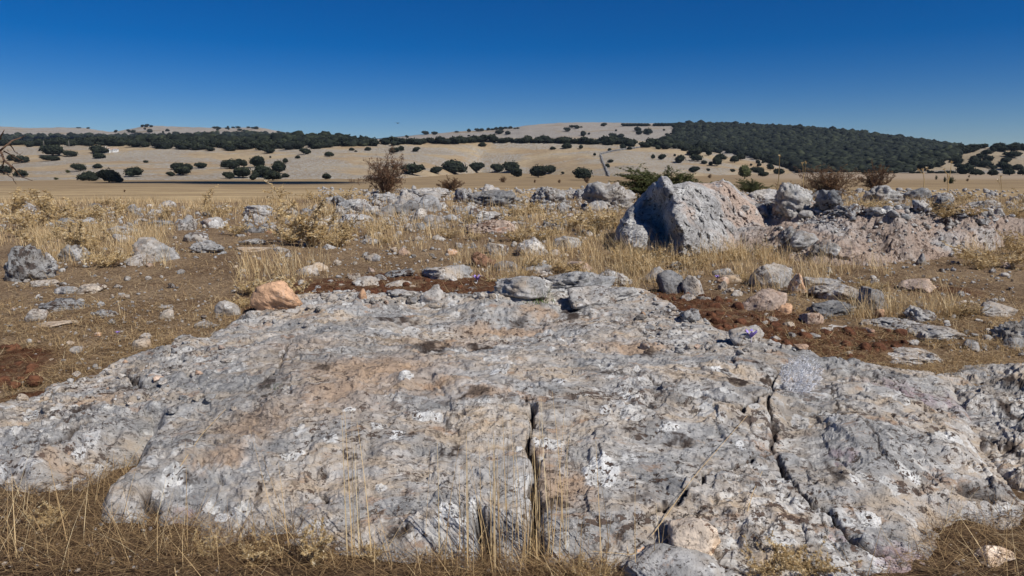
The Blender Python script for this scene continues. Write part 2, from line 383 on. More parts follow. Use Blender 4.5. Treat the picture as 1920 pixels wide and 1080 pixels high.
# ------------------------------------------------------------------ ground, one sheet to the horizon
RED = [(620, 548, 130, 22), (820, 540, 150, 26), (700, 560, 150, 14), (1290, 575, 90, 30), (1400, 600, 130, 26), (1520, 650, 140, 30), (1620, 640, 80, 24), (20, 690, 70, 40),
       (1750, 545, 60, 12), (760, 525, 80, 12), (880, 560, 60, 14), (40, 760, 60, 20), (500, 580, 40, 10)]
def red_mask(x, y):
    s = 0.0
    for (px, py, rx, ry) in RED:
        c = g_hit(px, py); e = g_hit(px + rx, py); f = g_hit(px, py - ry)
        r1 = abs(e[0] - c[0]); r2 = abs(f[1] - c[1])
        d = np.sqrt(((x - c[0]) / r1) ** 2 + ((y - c[1]) / r2) ** 2)
        s = np.maximum(s, 1 - sstep(0.45, 1.5, d))
    p = np.stack([x * 3.5, y * 3.5, 0 * x], 1); return np.clip(s * 1.25 + 0.45 * fbm(p, 4) * (s > 0.02) * (1.2 - s), 0, 1)
def ground():
    ys = np.concatenate([np.linspace(-8, 0.9, 12)[:-1], np.geomspace(0.9, 26, 560), np.geomspace(26, 400, 160)[1:], np.geomspace(400, 2600, 24)[1:]])
    u = np.linspace(-1, 1, 640); u = np.sign(u) * (0.75 * np.abs(u) + 0.25 * np.abs(u) ** 3)
    hw = 3 + 1.15 * np.maximum(ys, 0)
    X = u[None, :] * hw[:, None]; Y = np.repeat(ys[:, None], len(u), 1)
    x, y = X.ravel(), Y.ravel(); z = G0(x, y)
    red = red_mask(x, y)
    nf = 1 - sstep(18, 40, y)
    p = np.stack([x, y, 0 * x], 1)
    z = z + nf * (0.012 * fbm(p * 4, 3) + 0.006 * fbm(p * 16, 3) + red * 0.014 * fbm(p * 19 + 5, 3, ridged=True) * (y < 8))
    z = z + sstep(40, 90, y) * 0.15 * fbm(p * 0.02, 3)
    a = x / np.maximum(y, 1)
    pale = sstep(0.28, 0.42, a) * sstep(190, 240, y)
    me = make_mesh('ground', np.stack([x, y, z], 1), grid_faces(len(ys), len(u)), M['soil'], attrs={'red': red, 'palefield': pale})
    return tag(link('ground', me), 'brown stony soil running out into the straw coloured plain', None, None, 'structure')
GROUND = ground()

# ------------------------------------------------------------------ hills: sheets given by the row of their foot and crest at each bearing
HILLS = []
def hill(name, mat, foot, crest, d_crest, label, d_foot=None, bend=1.0, rough=0.5, amp=1.0, nx=420, ny=70, rowamp=0.0, ext=160):
    xs = np.linspace(foot[0][0], foot[-1][0], nx)
    fr = np.interp(xs, [f[0] for f in foot], [f[1] for f in foot]); crs = np.interp(xs, [c[0] for c in crest], [c[1] for c in crest])
    if rowamp: crs = crs + rowamp * fbm(np.stack([xs * 0.03, xs * 0, xs * 0], 1), 3)
    Dc = np.interp(xs, [d[0] for d in d_crest], [d[1] for d in d_crest])
    if d_foot is None:
        r = ray(xs, fr); Df = (PLAIN - 0.6 - 1.0) / r[:, 2]; Df = np.minimum(Df, Dc * 0.85)
        Df = Df
    else: Df = np.interp(xs, [d[0] for d in d_foot], [d[1] for d in d_foot])
    rows = []
    for t in np.linspace(0, 1, ny):
        D = Df + (Dc - Df) * t; row = fr + (crs - fr) * t ** bend
        q = at(xs, row, D)
        n = fbm(np.stack([q[:, 0] * 0.02, q[:, 1] * 0.02, 0 * xs + len(HILLS)], 1), 4)
        q[:, 2] += n * amp * math.sin(math.pi * min(t, 0.97)) * 1.2 + amp * 0.25 * noise3(q * 0.12)
        rows.append(q)
    top = rows[-1]
    for k in range(1, 9):                                   # rounds over the crest and falls away behind
        q = top.copy(); s = k / 8.0; q[:, 1] += ext * s; q[:, 0] *= (q[:, 1] / top[:, 1]); q[:, 2] -= (top[:, 2] - PLAIN + 3) * (s ** 1.7)
        rows.append(q)
    V = np.concatenate(rows); F = grid_faces(len(rows), nx)
    me = make_mesh(name, V, F, mat); o = link(name, me)
    tag(o, label, None, None, 'structure')
    HILLS.append(BVHTree.FromPolygons(V.tolist(), F.tolist())); return o
hill('hill', M['hill_straw'],
     [(-900, 350), (0, 346), (200, 344), (400, 342), (640, 340), (760, 338), (900, 326), (1000, 328), (1180, 336), (1300, 334), (1400, 330), (1490, 327), (1600, 332)],
     [(-900, 285), (-200, 274), (0, 271), (150, 268), (300, 262), (450, 264), (600, 258), (700, 262), (900, 258), (1100, 259), (1200, 264), (1270, 272), (1350, 288), (1420, 299), (1490, 321), (1600, 331)],
     [(-900, 420), (700, 420), (1200, 430), (1500, 360), (1600, 330)], 'pale straw coloured hillside dotted with single oaks', bend=0.85)
hill('hill', M['hill_rocky'],
     [(560, 300), (700, 300), (1250, 310), (1400, 322), (1500, 324), (1700, 324), (1800, 324), (1950, 326), (2300, 327)],
     [(560, 280), (640, 266), (700, 260), (750, 256), (800, 252), (850, 247), (900, 244), (960, 239), (1000, 234), (1050, 230), (1130, 229), (1200, 231), (1300, 233), (1400, 235), (1500, 240), (1600, 248), (1700, 261), (1790, 273), (1900, 290), (2300, 318)],
     [(560, 900), (1200, 900), (1800, 800), (2300, 700)], 'bare grey hill at the middle whose right side is wooded',
     d_foot=[(560, 520), (1250, 470), (1400, 400), (1500, 330), (2300, 330)], bend=0.9, amp=2.0)
hill('hill', M['hill_brown'],
     [(1560, 326), (1700, 325), (1800, 324.5), (1920, 325), (2100, 325), (2700, 325)],
     [(1560, 325), (1650, 315), (1720, 298), (1780, 282), (1840, 276), (1920, 275), (2100, 270), (2700, 262)],
     [(1560, 350), (1800, 420), (2700, 460)], 'low brown hillside at the far right covered in round oaks', bend=0.9, amp=0.8)
hill('hill', M['hill_rocky'],
     [(-900, 300), (0, 300), (700, 300), (800, 300)],
     [(-900, 250), (0, 237), (60, 240), (140, 239), (160, 240), (200, 247), (222, 246), (262, 238), (290, 236), (380, 239), (440, 240), (480, 238), (520, 245), (580, 256), (640, 263), (720, 270), (800, 285)],
     [(-900, 1200), (800, 1200)], 'distant flat topped stony ridge on the left horizon', d_foot=[(-900, 600), (800, 600)], bend=0.9, amp=2.0, rowamp=0.8)
GB = None
def far_hit(px, py):
    """first point of the terrain seen at a pixel"""
    d = ray(px, py); dv = Vector(d.tolist()).normalized(); best = None
    for b in HILLS:
        h = b.ray_cast(Vector(EYE.tolist()), dv)
        if h[0] is not None and (best is None or h[0].y < best.y): best = h[0]
    if d[2] < -0.004:
        g = hit1(float(px), float(py), 1200.0)
        if g is not None and g[1] < 1190 and (best is None or g[1] < best.y): best = Vector(g.tolist())
    return best

# ------------------------------------------------------------------ limestone sheets
def cull(a, b): return a
SHEETS = []                                                   # (BVH, polygon) for what stands on them and what keeps off them
def sheet(name, ctrl, outline, mat, ranges, label, detail=1.0, cracks=(), lich=(), sand=(), lilac=(), darks=(), flow=-0.25, edge=0.5, res=(700, 400), strat=1.0, cat='rock slab', bumpy=1.0):
    C = np.array(ctrl, float); P3 = g_hit(C[:, 0], C[:, 1], C[:, 2]); P = P3[:, :2]; f = tps(P, C[:, 2])
    OL = np.array(outline, float); oh = OL[:, 2] if OL.shape[1] > 2 else 0
    O3 = g_hit(OL[:, 0], OL[:, 1], oh)[:, :2]
    (a0, a1, y0, y1) = ranges
    ys = np.geomspace(y0, y1, res[1]); aa = np.linspace(az_x(a0), az_x(a1), res[0])
    Y = np.repeat(ys[:, None], res[0], 1); X = aa[None, :] * Y
    Q = np.stack([X.ravel(), Y.ravel()], 1); g = G0(Q[:, 0], Q[:, 1])
    wob = 0.05 * fbm(np.stack([Q[:, 0] * 5, Q[:, 1] * 5, 0 * g], 1), 3)
    sd = poly_sd(Q, O3) + wob * detail
    h = f(Q)
    h = np.where(sd > 0, np.maximum(h, 0.012) , h)
    h = h * sstep(-0.02, 0.06 * edge + 0.02, sd) - 0.5 * np.maximum(-sd, 0) - 0.02 * (sd < 0)
    p = np.stack([Q[:, 0], Q[:, 1], 0 * g], 1)
    c_, s_ = math.cos(flow), math.sin(flow)
    qa = np.stack([(Q[:, 0] * c_ + Q[:, 1] * s_), (-Q[:, 0] * s_ + Q[:, 1] * c_) * 2.8, 0 * g], 1)
    wv = 0.18 * np.stack([fbm(p * 2.2 + 3, 3), fbm(p * 2.2 + 9, 3), 0 * g], 1)
    qa = qa + wv; inside = sstep(-0.05, 0.1, sd)
    dz = 0.024 * fbm(p * 1.7 + 40, 3) + strat * (0.010 * fbm(qa * 2.6, 4) + 0.0055 * fbm(qa * 8.0, 4, ridged=True))
    dz += bumpy * (0.0032 * fbm(p * 32, 3) + 0.008 * fbm(p * 9 + 7, 3))
    for kk, (fr_, hh_) in enumerate(((2.4, .011), (5.0, .007), (5.0, .006), (11.0, .0035))):
        dz += strat * hh_ * (sstep(0.0, 0.05, fbm((qa if kk % 2 else p) * fr_ + 23 * kk, 4)) - .5)
    pits = np.maximum(fbm(qa * 7 + 70, 3) - 0.55, 0); dz -= 0.06 * bumpy * np.minimum(pits, 0.5)
    pz = np.maximum(fbm(p * 22 + 31, 2) - 0.62, 0); dz -= 0.03 * bumpy * np.minimum(pz, 0.5)
    h = h + detail * dz * inside
    A = {k: np.zeros(len(Q)) for k in ('lich', 'sand', 'dark', 'lilac')}
    def surf_xy(pts):
        # points of the smooth surface seen at pixels: march the rays on the smooth height
        pts = np.array(pts, float); d = ray(pts[:, 0], pts[:, 1]); lo_ = np.full(len(d), y0 * 0.6); hi_ = np.full(len(d), y1 * 1.2); t = lo_.copy(); dn = np.zeros(len(d), bool)
        for _ in range(260):
            q = EYE + d * t[:, None]; hh = np.maximum(f(q[:, :2]), 0); b = q[:, 2] < G0(q[:, 0], q[:, 1]) + hh
            n2 = b & ~dn; hi_[n2] = t[n2]; dn |= b; lo_[~dn] = t[~dn]; t = np.where(dn, t, t * 1.006)
        m2 = (lo_ + hi_) / 2; return (EYE + d * m2[:, None])[:, :2]
    jit = 0.011 * np.stack([fbm(p * 25, 3), fbm(p * 25 + 50, 3)], 1) + 0.012 * np.stack([fbm(p * 7, 2), fbm(p * 7 + 50, 2)], 1)
    for pts, dep in cracks:
        q = surf_xy(pts); w = np.array([x[2] for x in pts]) / 1280 * 2.2 / 2
        d, ww = line_d(Q + jit, q, w); m = np.exp(-(d / np.maximum(ww, .002)) ** 2)
        h = h - dep * m; A['dark'] = np.maximum(A['dark'], 0.9 * np.exp(-(d / np.maximum(ww * 1.1, .002)) ** 4))
    for key, lst, sh in (('lich', lich, 0.82), ('sand', sand, 0.3), ('lilac', lilac, 0.4), ('dark', darks, 0.5)):
        for (px, py, rx, ry, *amt) in lst:
            q = surf_xy([(px, py), (px + rx, py), (px, py - ry)])
            r1 = max(abs(q[1, 0] - q[0, 0]), 1e-3); r2 = max(abs(q[2, 1] - q[0, 1]), 1e-3)
            k2 = 1.0 if key == 'lich' else 3.0
            d = np.sqrt(((Q[:, 0] + k2 * jit[:, 0] - q[0, 0]) / r1) ** 2 + ((Q[:, 1] + k2 * jit[:, 1] - q[0, 1]) / r2) ** 2)
            v = 1 - sstep(sh, 1.0 if key == 'lich' else 1.3, d)
            if key == 'dark': v = v * sstep(-0.35, 0.0, fbm(p * 16 + px, 4))
            if amt: v = v * amt[0]
            A[key] = np.maximum(A[key], v)
    V = np.stack([Q[:, 0], Q[:, 1], g + h], 1); F = grid_faces(res[1], res[0])
    keep = (h > -0.05)[F].any(1); V2, F2, A2 = compact(V, F[keep], A)
    # a skirt is not needed: the sheet dives under the soil all round
    me = make_mesh(name, V2, F2, mat, attrs=A2); o = link(name, me); tag(o, label, cat)
    SHEETS.append((BVHTree.FromPolygons(V2.tolist(), F2.tolist()), O3))
    return o

MAIN = [(190, 985, 0), (300, 985, 0), (400, 1003, 0), (520, 1012, 0), (650, 1042, 0), (800, 1062, 0), (950, 1070, 0), (1150, 1078, 0), (1400, 1100, 0), (1600, 1098, 0), (1730, 1060, 0), (1765, 985, 0), (1905, 982, 0), (1960, 960, 0),
        (200, 940, .05), (300, 905, .065), (500, 910, .085), (700, 910, .10), (900, 915, .10), (1100, 915, .105), (1300, 910, .105), (1500, 930, .10), (1700, 925, .07), (1850, 930, .04), (500, 970, .04), (800, 1000, .05), (1100, 1010, .055), (1400, 1010, .06), (1650, 1010, .045),
        (310, 830, .10), (500, 790, .145), (700, 770, .18), (900, 750, .20), (1100, 750, .205), (1300, 760, .20), (1440, 750, .20), (1480, 800, .135), (1480, 730, .135), (1400, 740, .185), (1410, 800, .17), (1580, 780, .165), (1700, 800, .135), (1800, 810, .07), (1860, 890, .02), (700, 840, .14), (1000, 830, .16), (1250, 835, .155), (1600, 860, .125),
        (330, 700, .09), (520, 690, .145), (700, 680, .165), (900, 680, .18), (1100, 680, .175), (1300, 680, .165), (1430, 685, .15), (1520, 740, .135), (1640, 735, .13), (1740, 735, .08),
        (400, 635, .02), (460, 603, .03), (560, 580, .05), (650, 566, .08), (720, 580, .05), (820, 590, .04), (940, 622, .03), (930, 566, .10), (1010, 572, .07), (990, 600, .045), (1100, 580, .06), (1190, 566, .09), (1270, 590, .07), (1350, 628, .06), (1420, 645, .06), (1500, 655, .08), (1560, 688, .07), (1650, 697, .06), (1740, 708, .04), (1800, 745, .03)]
MO = [(188, 985), (185, 945, .04), (225, 905, .04), (262, 870, .05), (285, 832, .05), (250, 800, .03), (290, 720, .03), (340, 670, .02), (385, 636, 0), (450, 600, 0), (560, 574, 0), (650, 560, .05), (725, 570, .02), (830, 576, 0), (930, 560, .07), (1010, 564, .04), (1100, 570, 0), (1190, 560, .05),
      (1275, 590, .03), (1350, 628, .03), (1430, 640, .03), (1500, 650, .04), (1560, 683, .03), (1650, 692, .03), (1745, 702, .02), (1805, 742, 0), (1832, 815, 0), (1865, 890, 0), (1930, 950, 0), (1905, 985, 0), (1765, 985, 0), (1735, 1062, 0), (1610, 1098, 0), (1400, 1100, 0), (1150, 1080, 0), (950, 1072, 0), (800, 1064, 0), (650, 1044, 0), (520, 1014, 0), (400, 1005, 0), (300, 985, 0)]
MO = [(a + (0,))[:3] for a in MO]
main = sheet('limestone_slab', MAIN, MO, M['slab'], (60, 2080, 1.36, 4.9),
      'huge weathered grey limestone slab with white lichen filling the foreground', res=(1150, 720),
      cracks=[([(986, 742, 3), (1000, 765, 7), (996, 800, 5), (988, 832, 9), (1008, 868, 12), (998, 900, 9), (1010, 940, 20), (996, 985, 17), (1006, 1030, 24), (1000, 1080, 28)], 0.09),
              ([(1462, 690, 8), (1445, 715, 5), (1452, 740, 9), (1440, 770, 6), (1452, 800, 9), (1450, 850, 7), (1400, 862, 6), (1330, 880, 5), (1312, 912, 7), (1250, 950, 5), (1200, 985, 4)], 0.028),
              ([(1448, 740, 6), (1420, 755, 9), (1385, 770, 6), (1320, 745, 5), (1290, 755, 4)], 0.03),
              ([(898, 950, 10), (908, 980, 16), (910, 1030, 22), (900, 1080, 30)], 0.07),
              ([(545, 640, 4), (520, 700, 10), (470, 730, 7), (420, 750, 5)], 0.02),
              ([(1460, 860, 10), (1510, 930, 6), (1560, 960, 6), (1600, 1010, 18), (1680, 1040, 12)], 0.04),
              ([(1800, 920, 14), (1850, 930, 22), (1880, 938, 8)], 0.05),
              ([(560, 935, 5), (600, 925, 7), (615, 945, 7)], 0.03), ([(270, 930, 14), (280, 960, 16), (283, 985, 22)], 0.04),
              ([(1640, 690, 4), (1690, 730, 3), (1740, 770, 4)], 0.008), ([(1600, 780, 3), (1640, 830, 3), (1655, 860, 3)], 0.006), ([(1540, 720, 3), (1560, 745, 4), (1572, 770, 3)], 0.006), ([(700, 640, 3), (640, 660, 4), (600, 690, 3)], 0.008), ([(1180, 700, 3), (1230, 720, 4), (1300, 715, 3)], 0.008)],
      lich=[(1125, 885, 38, 28), (1030, 825, 30, 16), (893, 955, 16, 20), (840, 970, 28, 22), (868, 992, 14, 10), (395, 955, 16, 14), (448, 955, 18, 22), (414, 965, 14, 10), (192, 944, 14, 12),
            (972, 840, 7, 14), (800, 778, 30, 10), (740, 822, 16, 16), (655, 777, 12, 8), (706, 800, 14, 9), (1135, 762, 12, 7), (1560, 790, 14, 10), (1548, 780, 10, 8), (1630, 965, 20, 16), (1640, 1030, 18, 26), (1770, 830, 14, 10), (1600, 905, 14, 10), (748, 1012, 16, 12),
            (550, 855, 26, 10), (620, 830, 18, 8), (1000, 930, 10, 8), (1250, 800, 22, 8), (1180, 745, 18, 7), (1350, 700, 20, 6), (940, 700, 20, 5), (760, 715, 20, 6), (1050, 720, 18, 6), (330, 905, 26, 16), (1700, 890, 22, 16), (1390, 835, 8, 9)],
      sand=[(950, 618, 110, 14), (1010, 590, 30, 10), (700, 690, 160, 26), (480, 800, 90, 26), (1060, 905, 60, 40), (420, 860, 60, 26), (600, 760, 160, 40, .55), (840, 645, 130, 12, .6), (760, 720, 160, 18, .6), (560, 650, 90, 14, .5), (900, 740, 60, 14), (620, 740, 90, 20), (1180, 650, 90, 14)],
      lilac=[(1690, 1040, 46, 34), (340, 968, 30, 14), (1580, 850, 24, 12), (1700, 730, 50, 12), (1800, 760, 20, 16), (1560, 1000, 20, 10)],
      darks=[(805, 652, 40, 16), (1075, 590, 26, 16), (1270, 592, 46, 12), (970, 600, 22, 10, .7), (850, 795, 14, 14), (1350, 580, 30, 14, .4), (745, 605, 50, 6), (620, 828, 12, 8), (500, 745, 26, 8, .8), (850, 855, 30, 14), (880, 745, 50, 14, .8), (1270, 830, 26, 14), (1060, 930, 14, 8), (1180, 800, 16, 10),
             (1380, 720, 12, 22), (1550, 880, 34, 20, .8), (750, 1020, 22, 14), (350, 905, 18, 14, .8), (498, 917, 10, 8), (900, 655, 16, 7), (600, 690, 30, 8, .8), (1210, 660, 30, 7), (1140, 700, 24, 6, .8), (1430, 700, 10, 26), (1220, 950, 30, 16, .8), (500, 720, 30, 9, .9), (640, 870, 20, 8)])
sheet('limestone_outcrop', [(-150, 790, .06), (0, 790, .06), (0, 850, .06), (0, 905, .02), (100, 745, .05), (100, 830, .08), (150, 905, .01), (180, 880, .05), (250, 690, .06), (250, 760, .10), (200, 820, .09), (270, 830, .05), (330, 680, .08), (380, 650, .05), (420, 640, .04), (60, 880, .06), (300, 740, .08), (-150, 860, .05)],
      [(-200, 800, 0), (0, 770, .02), (60, 740, .02), (180, 690, .02), (250, 660, .03), (330, 640, .03), (400, 628, .03), (420, 660, .03), (370, 720, .05), (330, 790, .05), (300, 832, .05), (230, 855, .03), (180, 893, .01), (150, 922, 0), (0, 920, 0), (-200, 930, 0)],
      M['slab'], (-260, 480, 1.6, 4.2), 'low layered limestone outcrop running off the left edge beside the huge slab', res=(560, 420), detail=1.1, flow=-0.35,
      cracks=[([(230, 690, 10), (260, 720, 10), (330, 735, 8), (360, 760, 6)], 0.04), ([(20, 800, 8), (120, 770, 8), (200, 740, 8), (240, 720, 12)], 0.03), ([(40, 840, 6), (110, 830, 14), (170, 790, 8)], 0.03)],
      lich=[(60, 780, 14, 5), (150, 850, 12, 6)], sand=[(100, 870, 60, 20, .6), (200, 745, 50, 12, .7)], darks=[(230, 725, 26, 8), (150, 770, 20, 8), (50, 830, 22, 10), (330, 700, 24, 8)])
sheet('limestone_outcrop', [(1790, 760, .03), (1850, 720, .02), (1920, 705, .02), (2000, 720, .03), (1850, 790, .03), (1920, 780, .035), (2000, 800, .045), (1880, 860, .02), (1920, 850, .03), (2000, 900, .03), (1920, 930, .01), (1860, 690, .0), (2050, 700, .02), (2050, 960, 0), (1760, 720, .03), (1810, 850, .015)],
      [(1745, 705, 0), (1850, 688, 0), (1920, 680, 0), (2100, 690, 0), (2120, 960, 0), (1950, 950, 0), (1880, 890, 0), (1825, 850, 0), (1790, 790, 0)],
      M['slab'], (1720, 2140, 1.7, 3.9), 'rough pitted brown limestone outcrop at the right edge beside the huge slab', res=(360, 360), detail=1.35, flow=0.3, darks=[(1900, 770, 40, 20), (1880, 840, 30, 20), (1900, 720, 40, 10)])
sheet('limestone_outcrop', [(1440, 440, .10), (1460, 480, .02), (1500, 420, .26), (1520, 400, .30), (1560, 470, .10), (1600, 400, .36), (1600, 440, .20), (1650, 395, .40), (1650, 480, .03), (1700, 410, .34), (1720, 440, .22), (1720, 485, .0), (1780, 410, .30), (1800, 440, .16), (1850, 465, .05), (1880, 415, .26), (1920, 440, .12), (2000, 430, .18), (2050, 460, .05), (1400, 400, .30), (1390, 440, .14), (1420, 380, .34), (1360, 470, .02), (1480, 395, .34), (1560, 500, 0), (1440, 480, .02)],
      [(1350, 475, 0), (1370, 400, .2), (1420, 372, .34), (1500, 388, .3), (1600, 392, .34), (1700, 396, .34), (1800, 400, .3), (1900, 408, .24), (2080, 420, .2), (2080, 466, 0), (1900, 462, 0), (1820, 476, 0), (1720, 488, 0), (1640, 500, 0), (1560, 500, 0), (1460, 484, 0)],
      M['pink'], (1320, 2120, 4.6, 10.5), 'broad rubbly outcrop of pink stained limestone right of the big pointed boulder', res=(560, 420), detail=1.7, edge=1.5, flow=0.1, strat=1.2)
MAINB = SHEETS[0][0]

# ------------------------------------------------------------------ the big pointed boulder: a closed relief with real depth
def big_boulder():
    O = np.array([(1150, 452), (1156, 425), (1172, 398), (1196, 372), (1220, 346), (1224, 342), (1232, 338), (1240, 328), (1252, 331), (1264, 345), (1290, 339), (1318, 343), (1335, 342), (1356, 335), (1374, 344), (1392, 362), (1420, 378), (1436, 395), (1440, 430), (1420, 458), (1385, 480), (1340, 486), (1300, 488), (1255, 486), (1215, 480), (1175, 472)], float)
    ctrl = [(1240, 328, 6.5), (1250, 360, 6.15), (1255, 400, 5.95), (1262, 430, 5.75), (1275, 470, 5.6), (1300, 485, 5.6), (1222, 345, 6.65), (1200, 375, 6.75), (1240, 375, 6.45), (1238, 400, 6.5), (1240, 430, 6.42), (1250, 455, 6.15), (1215, 400, 6.65), (1180, 410, 6.5), (1160, 440, 6.3), (1195, 430, 6.2), (1190, 455, 5.95), (1215, 440, 6.05), (1225, 470, 5.85),
            (1280, 360, 6.2), (1300, 350, 6.4), (1310, 400, 6.05), (1320, 440, 5.82), (1340, 478, 5.68), (1350, 430, 6.05), (1340, 380, 6.4), (1330, 350, 6.8), (1360, 342, 7.0), (1390, 370, 6.95), (1375, 400, 6.65), (1385, 440, 6.35), (1380, 475, 5.9), (1430, 400, 6.9), (1430, 440, 6.5), (1150, 450, 6.35)]
    C = np.array(ctrl); f = tps(C[:, :2] / 100, C[:, 2])
    nx, ny = 330, 190
    gx = np.linspace(1138, 1452, nx); gy = np.linspace(322, 496, ny)
    X, Y = np.meshgrid(gx, gy); Q = np.stack([X.ravel(), Y.ravel()], 1)
    sd = poly_sd(Q, O) + 2.2 * fbm(np.stack([Q[:, 0] * .07, Q[:, 1] * .07, 0 * Q[:, 0]], 1), 3)
    D = f(Q / 100)
    D = D + 0.35 * np.clip(1 - sd / 14, 0, 1) ** 2                # rolls back at the outline
    W_ = at(Q[:, 0], Q[:, 1], D)
    q = W_.copy(); q[:, 0] = W_[:, 0] * .8 + W_[:, 2] * .6; q[:, 2] = (-W_[:, 0] * .6 + W_[:, 2] * .8) * 2.2
    n = 0.07 * fbm(q * 1.5, 3) + 0.022 * fbm(q * 4.5, 4, ridged=True) + 0.018 * fbm(W_ * 13, 4) - 0.12 * np.clip(fbm(q * 4 + 8, 3) - .35, 0, .5)
    for kk, fr_ in enumerate((2.0, 4.5, 8.0)): n = n + (.024, .014, .009)[kk] * (sstep(0, .06, fbm(q * fr_ + 31 * kk, 4)) - .5)
    n = n + sstep(1310, 1380, Q[:, 0]) * (0.05 * fbm(W_ * 3.2 + 3, 4) + .022 * fbm(W_ * 11, 4))
    D = D - n
    front = at(Q[:, 0], Q[:, 1], D)
    cy = 6.9
    back = at(Q[:, 0], Q[:, 1], np.maximum(D + 0.05, cy + 0.25 + 0.5 * sstep(0, 40, sd) + 0.5 * n))
    F = grid_faces(ny, nx); ins = (sd > 0)[F].all(1); Ff = F[ins]; N = len(front)
    # stitch the rim
    e = {}
    for a, b in [(0, 1), (1, 2), (2, 3), (3, 0)]:
        for u, v in zip(Ff[:, a].tolist(), Ff[:, b].tolist()): e[(u, v)] = e.get((u, v), 0) + 1
    rim = [(u, v) for (u, v) in e if (v, u) not in e]
    S = np.array([(v, u, u + N, v + N) for u, v in rim])
    V = np.concatenate([front, back]); FF = np.concatenate([Ff, Ff[:, ::-1] + N, S])
    V, FF, _ = compact(V, FF, {})
    me = make_mesh('pointed_boulder', V, FF, M['rock_big'])
    return tag(link('pointed_boulder', me), 'largest pointed grey boulder with a shadowed left face and pinkish right flank', 'boulder')
def big_mat():
    m = NT('pointed_boulder_limestone'); P = m.geo.outputs['Position']; Pw = m.warp(P, 2.5, 0.2)
    Pa = m.mapv(Pw, (1, 1, 2.0), (0, R(38), 0))
    c = m.mix(m.ramp(m.noise(Pa, 3, 6, 0.65), 0.36, 0.62), (0.31, 0.30, 0.288), (0.53, 0.515, 0.49))
    sx = m.n('ShaderNodeSeparateXYZ'); m.set(sx.inputs[0], P)
    pk = m.math('ADD', m.ramp(sx.outputs['X'], 1.35, 1.75, 0, 0.24), m.noise(Pa, 1.8, 5))
    c = m.mix(m.ramp(pk, 0.62, 0.80, 0, 0.8), c, (0.52, 0.38, 0.29))
    c = m.mix(m.ramp(m.noise(Pw, 8, 4), 0.57, 0.64, 0, 0.7), c, (0.68, 0.67, 0.64))
    dk = m.noise(Pa, 12, 7, 0.72)
    c = m.mix(m.ramp(dk, 0.575, 0.61, 0, 0.85), c, (0.085, 0.078, 0.072))
    c = m.mix(m.ramp(m.noise(P, 45, 5, 0.65), 0.54, 0.60, 0, 0.75), c, (0.10, 0.08, 0.07))
    h = m.math('ADD', m.noise(Pa, 12, 9, 0.7), m.math('MULTIPLY', m.noise(P, 50, 4, .7), 0.3))
    return m.done(c, 0.95, m.bump(h, 0.035), 0.1)
M['rock_big'] = big_mat()
big_boulder()

# ------------------------------------------------------------------ loose rocks
_ico = {}
def ico(sub):
    if sub not in _ico:
        import bmesh
        bm = bmesh.new(); bmesh.ops.create_icosphere(bm, subdivisions=sub, radius=1.0)
        V = np.array([v.co[:] for v in bm.verts]); F = np.array([[v.index for v in f.verts] for f in bm.faces]); bm.free(); _ico[sub] = (V, F)
    return _ico[sub]
def rock_shape(seed, dims, sub, kind='block'):
    """kind: block (angular), round, karst (deeply pitted), wedge (pointed top), flat"""
    rs = np.random.RandomState(seed); N, F = ico(sub); r = np.full(len(N), 1.0)
    nc = {'block': 16, 'round': 12, 'karst': 12, 'wedge': 16, 'flat': 14}[kind]; lo_, hi_ = {'block': (.42, .72), 'round': (.56, .80), 'karst': (.5, .85), 'wedge': (.4, .7), 'flat': (.5, .8)}[kind]
    for k in range(nc):
        n = rs.normal(size=3); n /= np.linalg.norm(n); d = N @ n
        r = np.where(d > 0.05, np.minimum(r, rs.uniform(lo_, hi_) / np.maximum(d, .05)), r)
    off = rs.uniform(-50, 50, 3); P = N * r[:, None]
    a = {'block': .06, 'round': .05, 'karst': .15, 'wedge': .06, 'flat': .10}[kind]
    n = a * fbm(P * 1.6 + off, 3) + a * 0.9 * fbm(P * np.array([2.2, 2.2, 3.6]) + off, 4, ridged=True) + a * 0.45 * fbm(P * 8 + off, 3)
    if kind == 'karst':
        n -= 0.34 * np.clip(fbm(P * np.array([3.3, 3.3, 5.5]) + off + 9, 3) - 0.15, 0, .8) + 0.20 * np.clip(fbm(P * 8 + off, 2) - .2, 0, .8)
    P = P + N * n[:, None]
    if kind == 'wedge':
        t = np.clip((P[:, 2] + .4) / 1.4, 0, 1); sx_ = rs.uniform(-.35, .35); P[:, 0] = P[:, 0] * (1 - .62 * t) + sx_ * t; P[:, 1] *= (1 - .35 * t)
    P[:, 2] = np.where(P[:, 2] < -0.45, -0.45 + (P[:, 2] + .45) * .2, P[:, 2])
    mn, mx = P.min(0), P.max(0); P = (P - (mn + mx) / 2) / (mx - mn)
    P[:, 2] += 0.5
    return P * np.asarray(dims), F
TINTS = {'c': (1.75, 1.5, 1.25), 'g': (1, 1, 1), 'w': (1.12, 1.11, 1.1), 'd': (0.68, 0.69, 0.71), 'b': (1.12, 1.0, 0.86), 'o': (1.15, .92, .78), 'r': (0.72, 0.45, 0.32)}
NR = [0]
OCC = []
def base_at(px, py):
    """where a thing stands at this pixel: on a rock sheet if one is in the way, else on the soil"""
    d = Vector(ray(px, py).tolist()).normalized(); best = Vector(hit1(px, py).tolist())
    for b, _ in SHEETS:
        h = b.ray_cast(Vector(EYE.tolist()), d)
        if h[0] is not None and h[0].y < best.y: best = h[0]
    return best
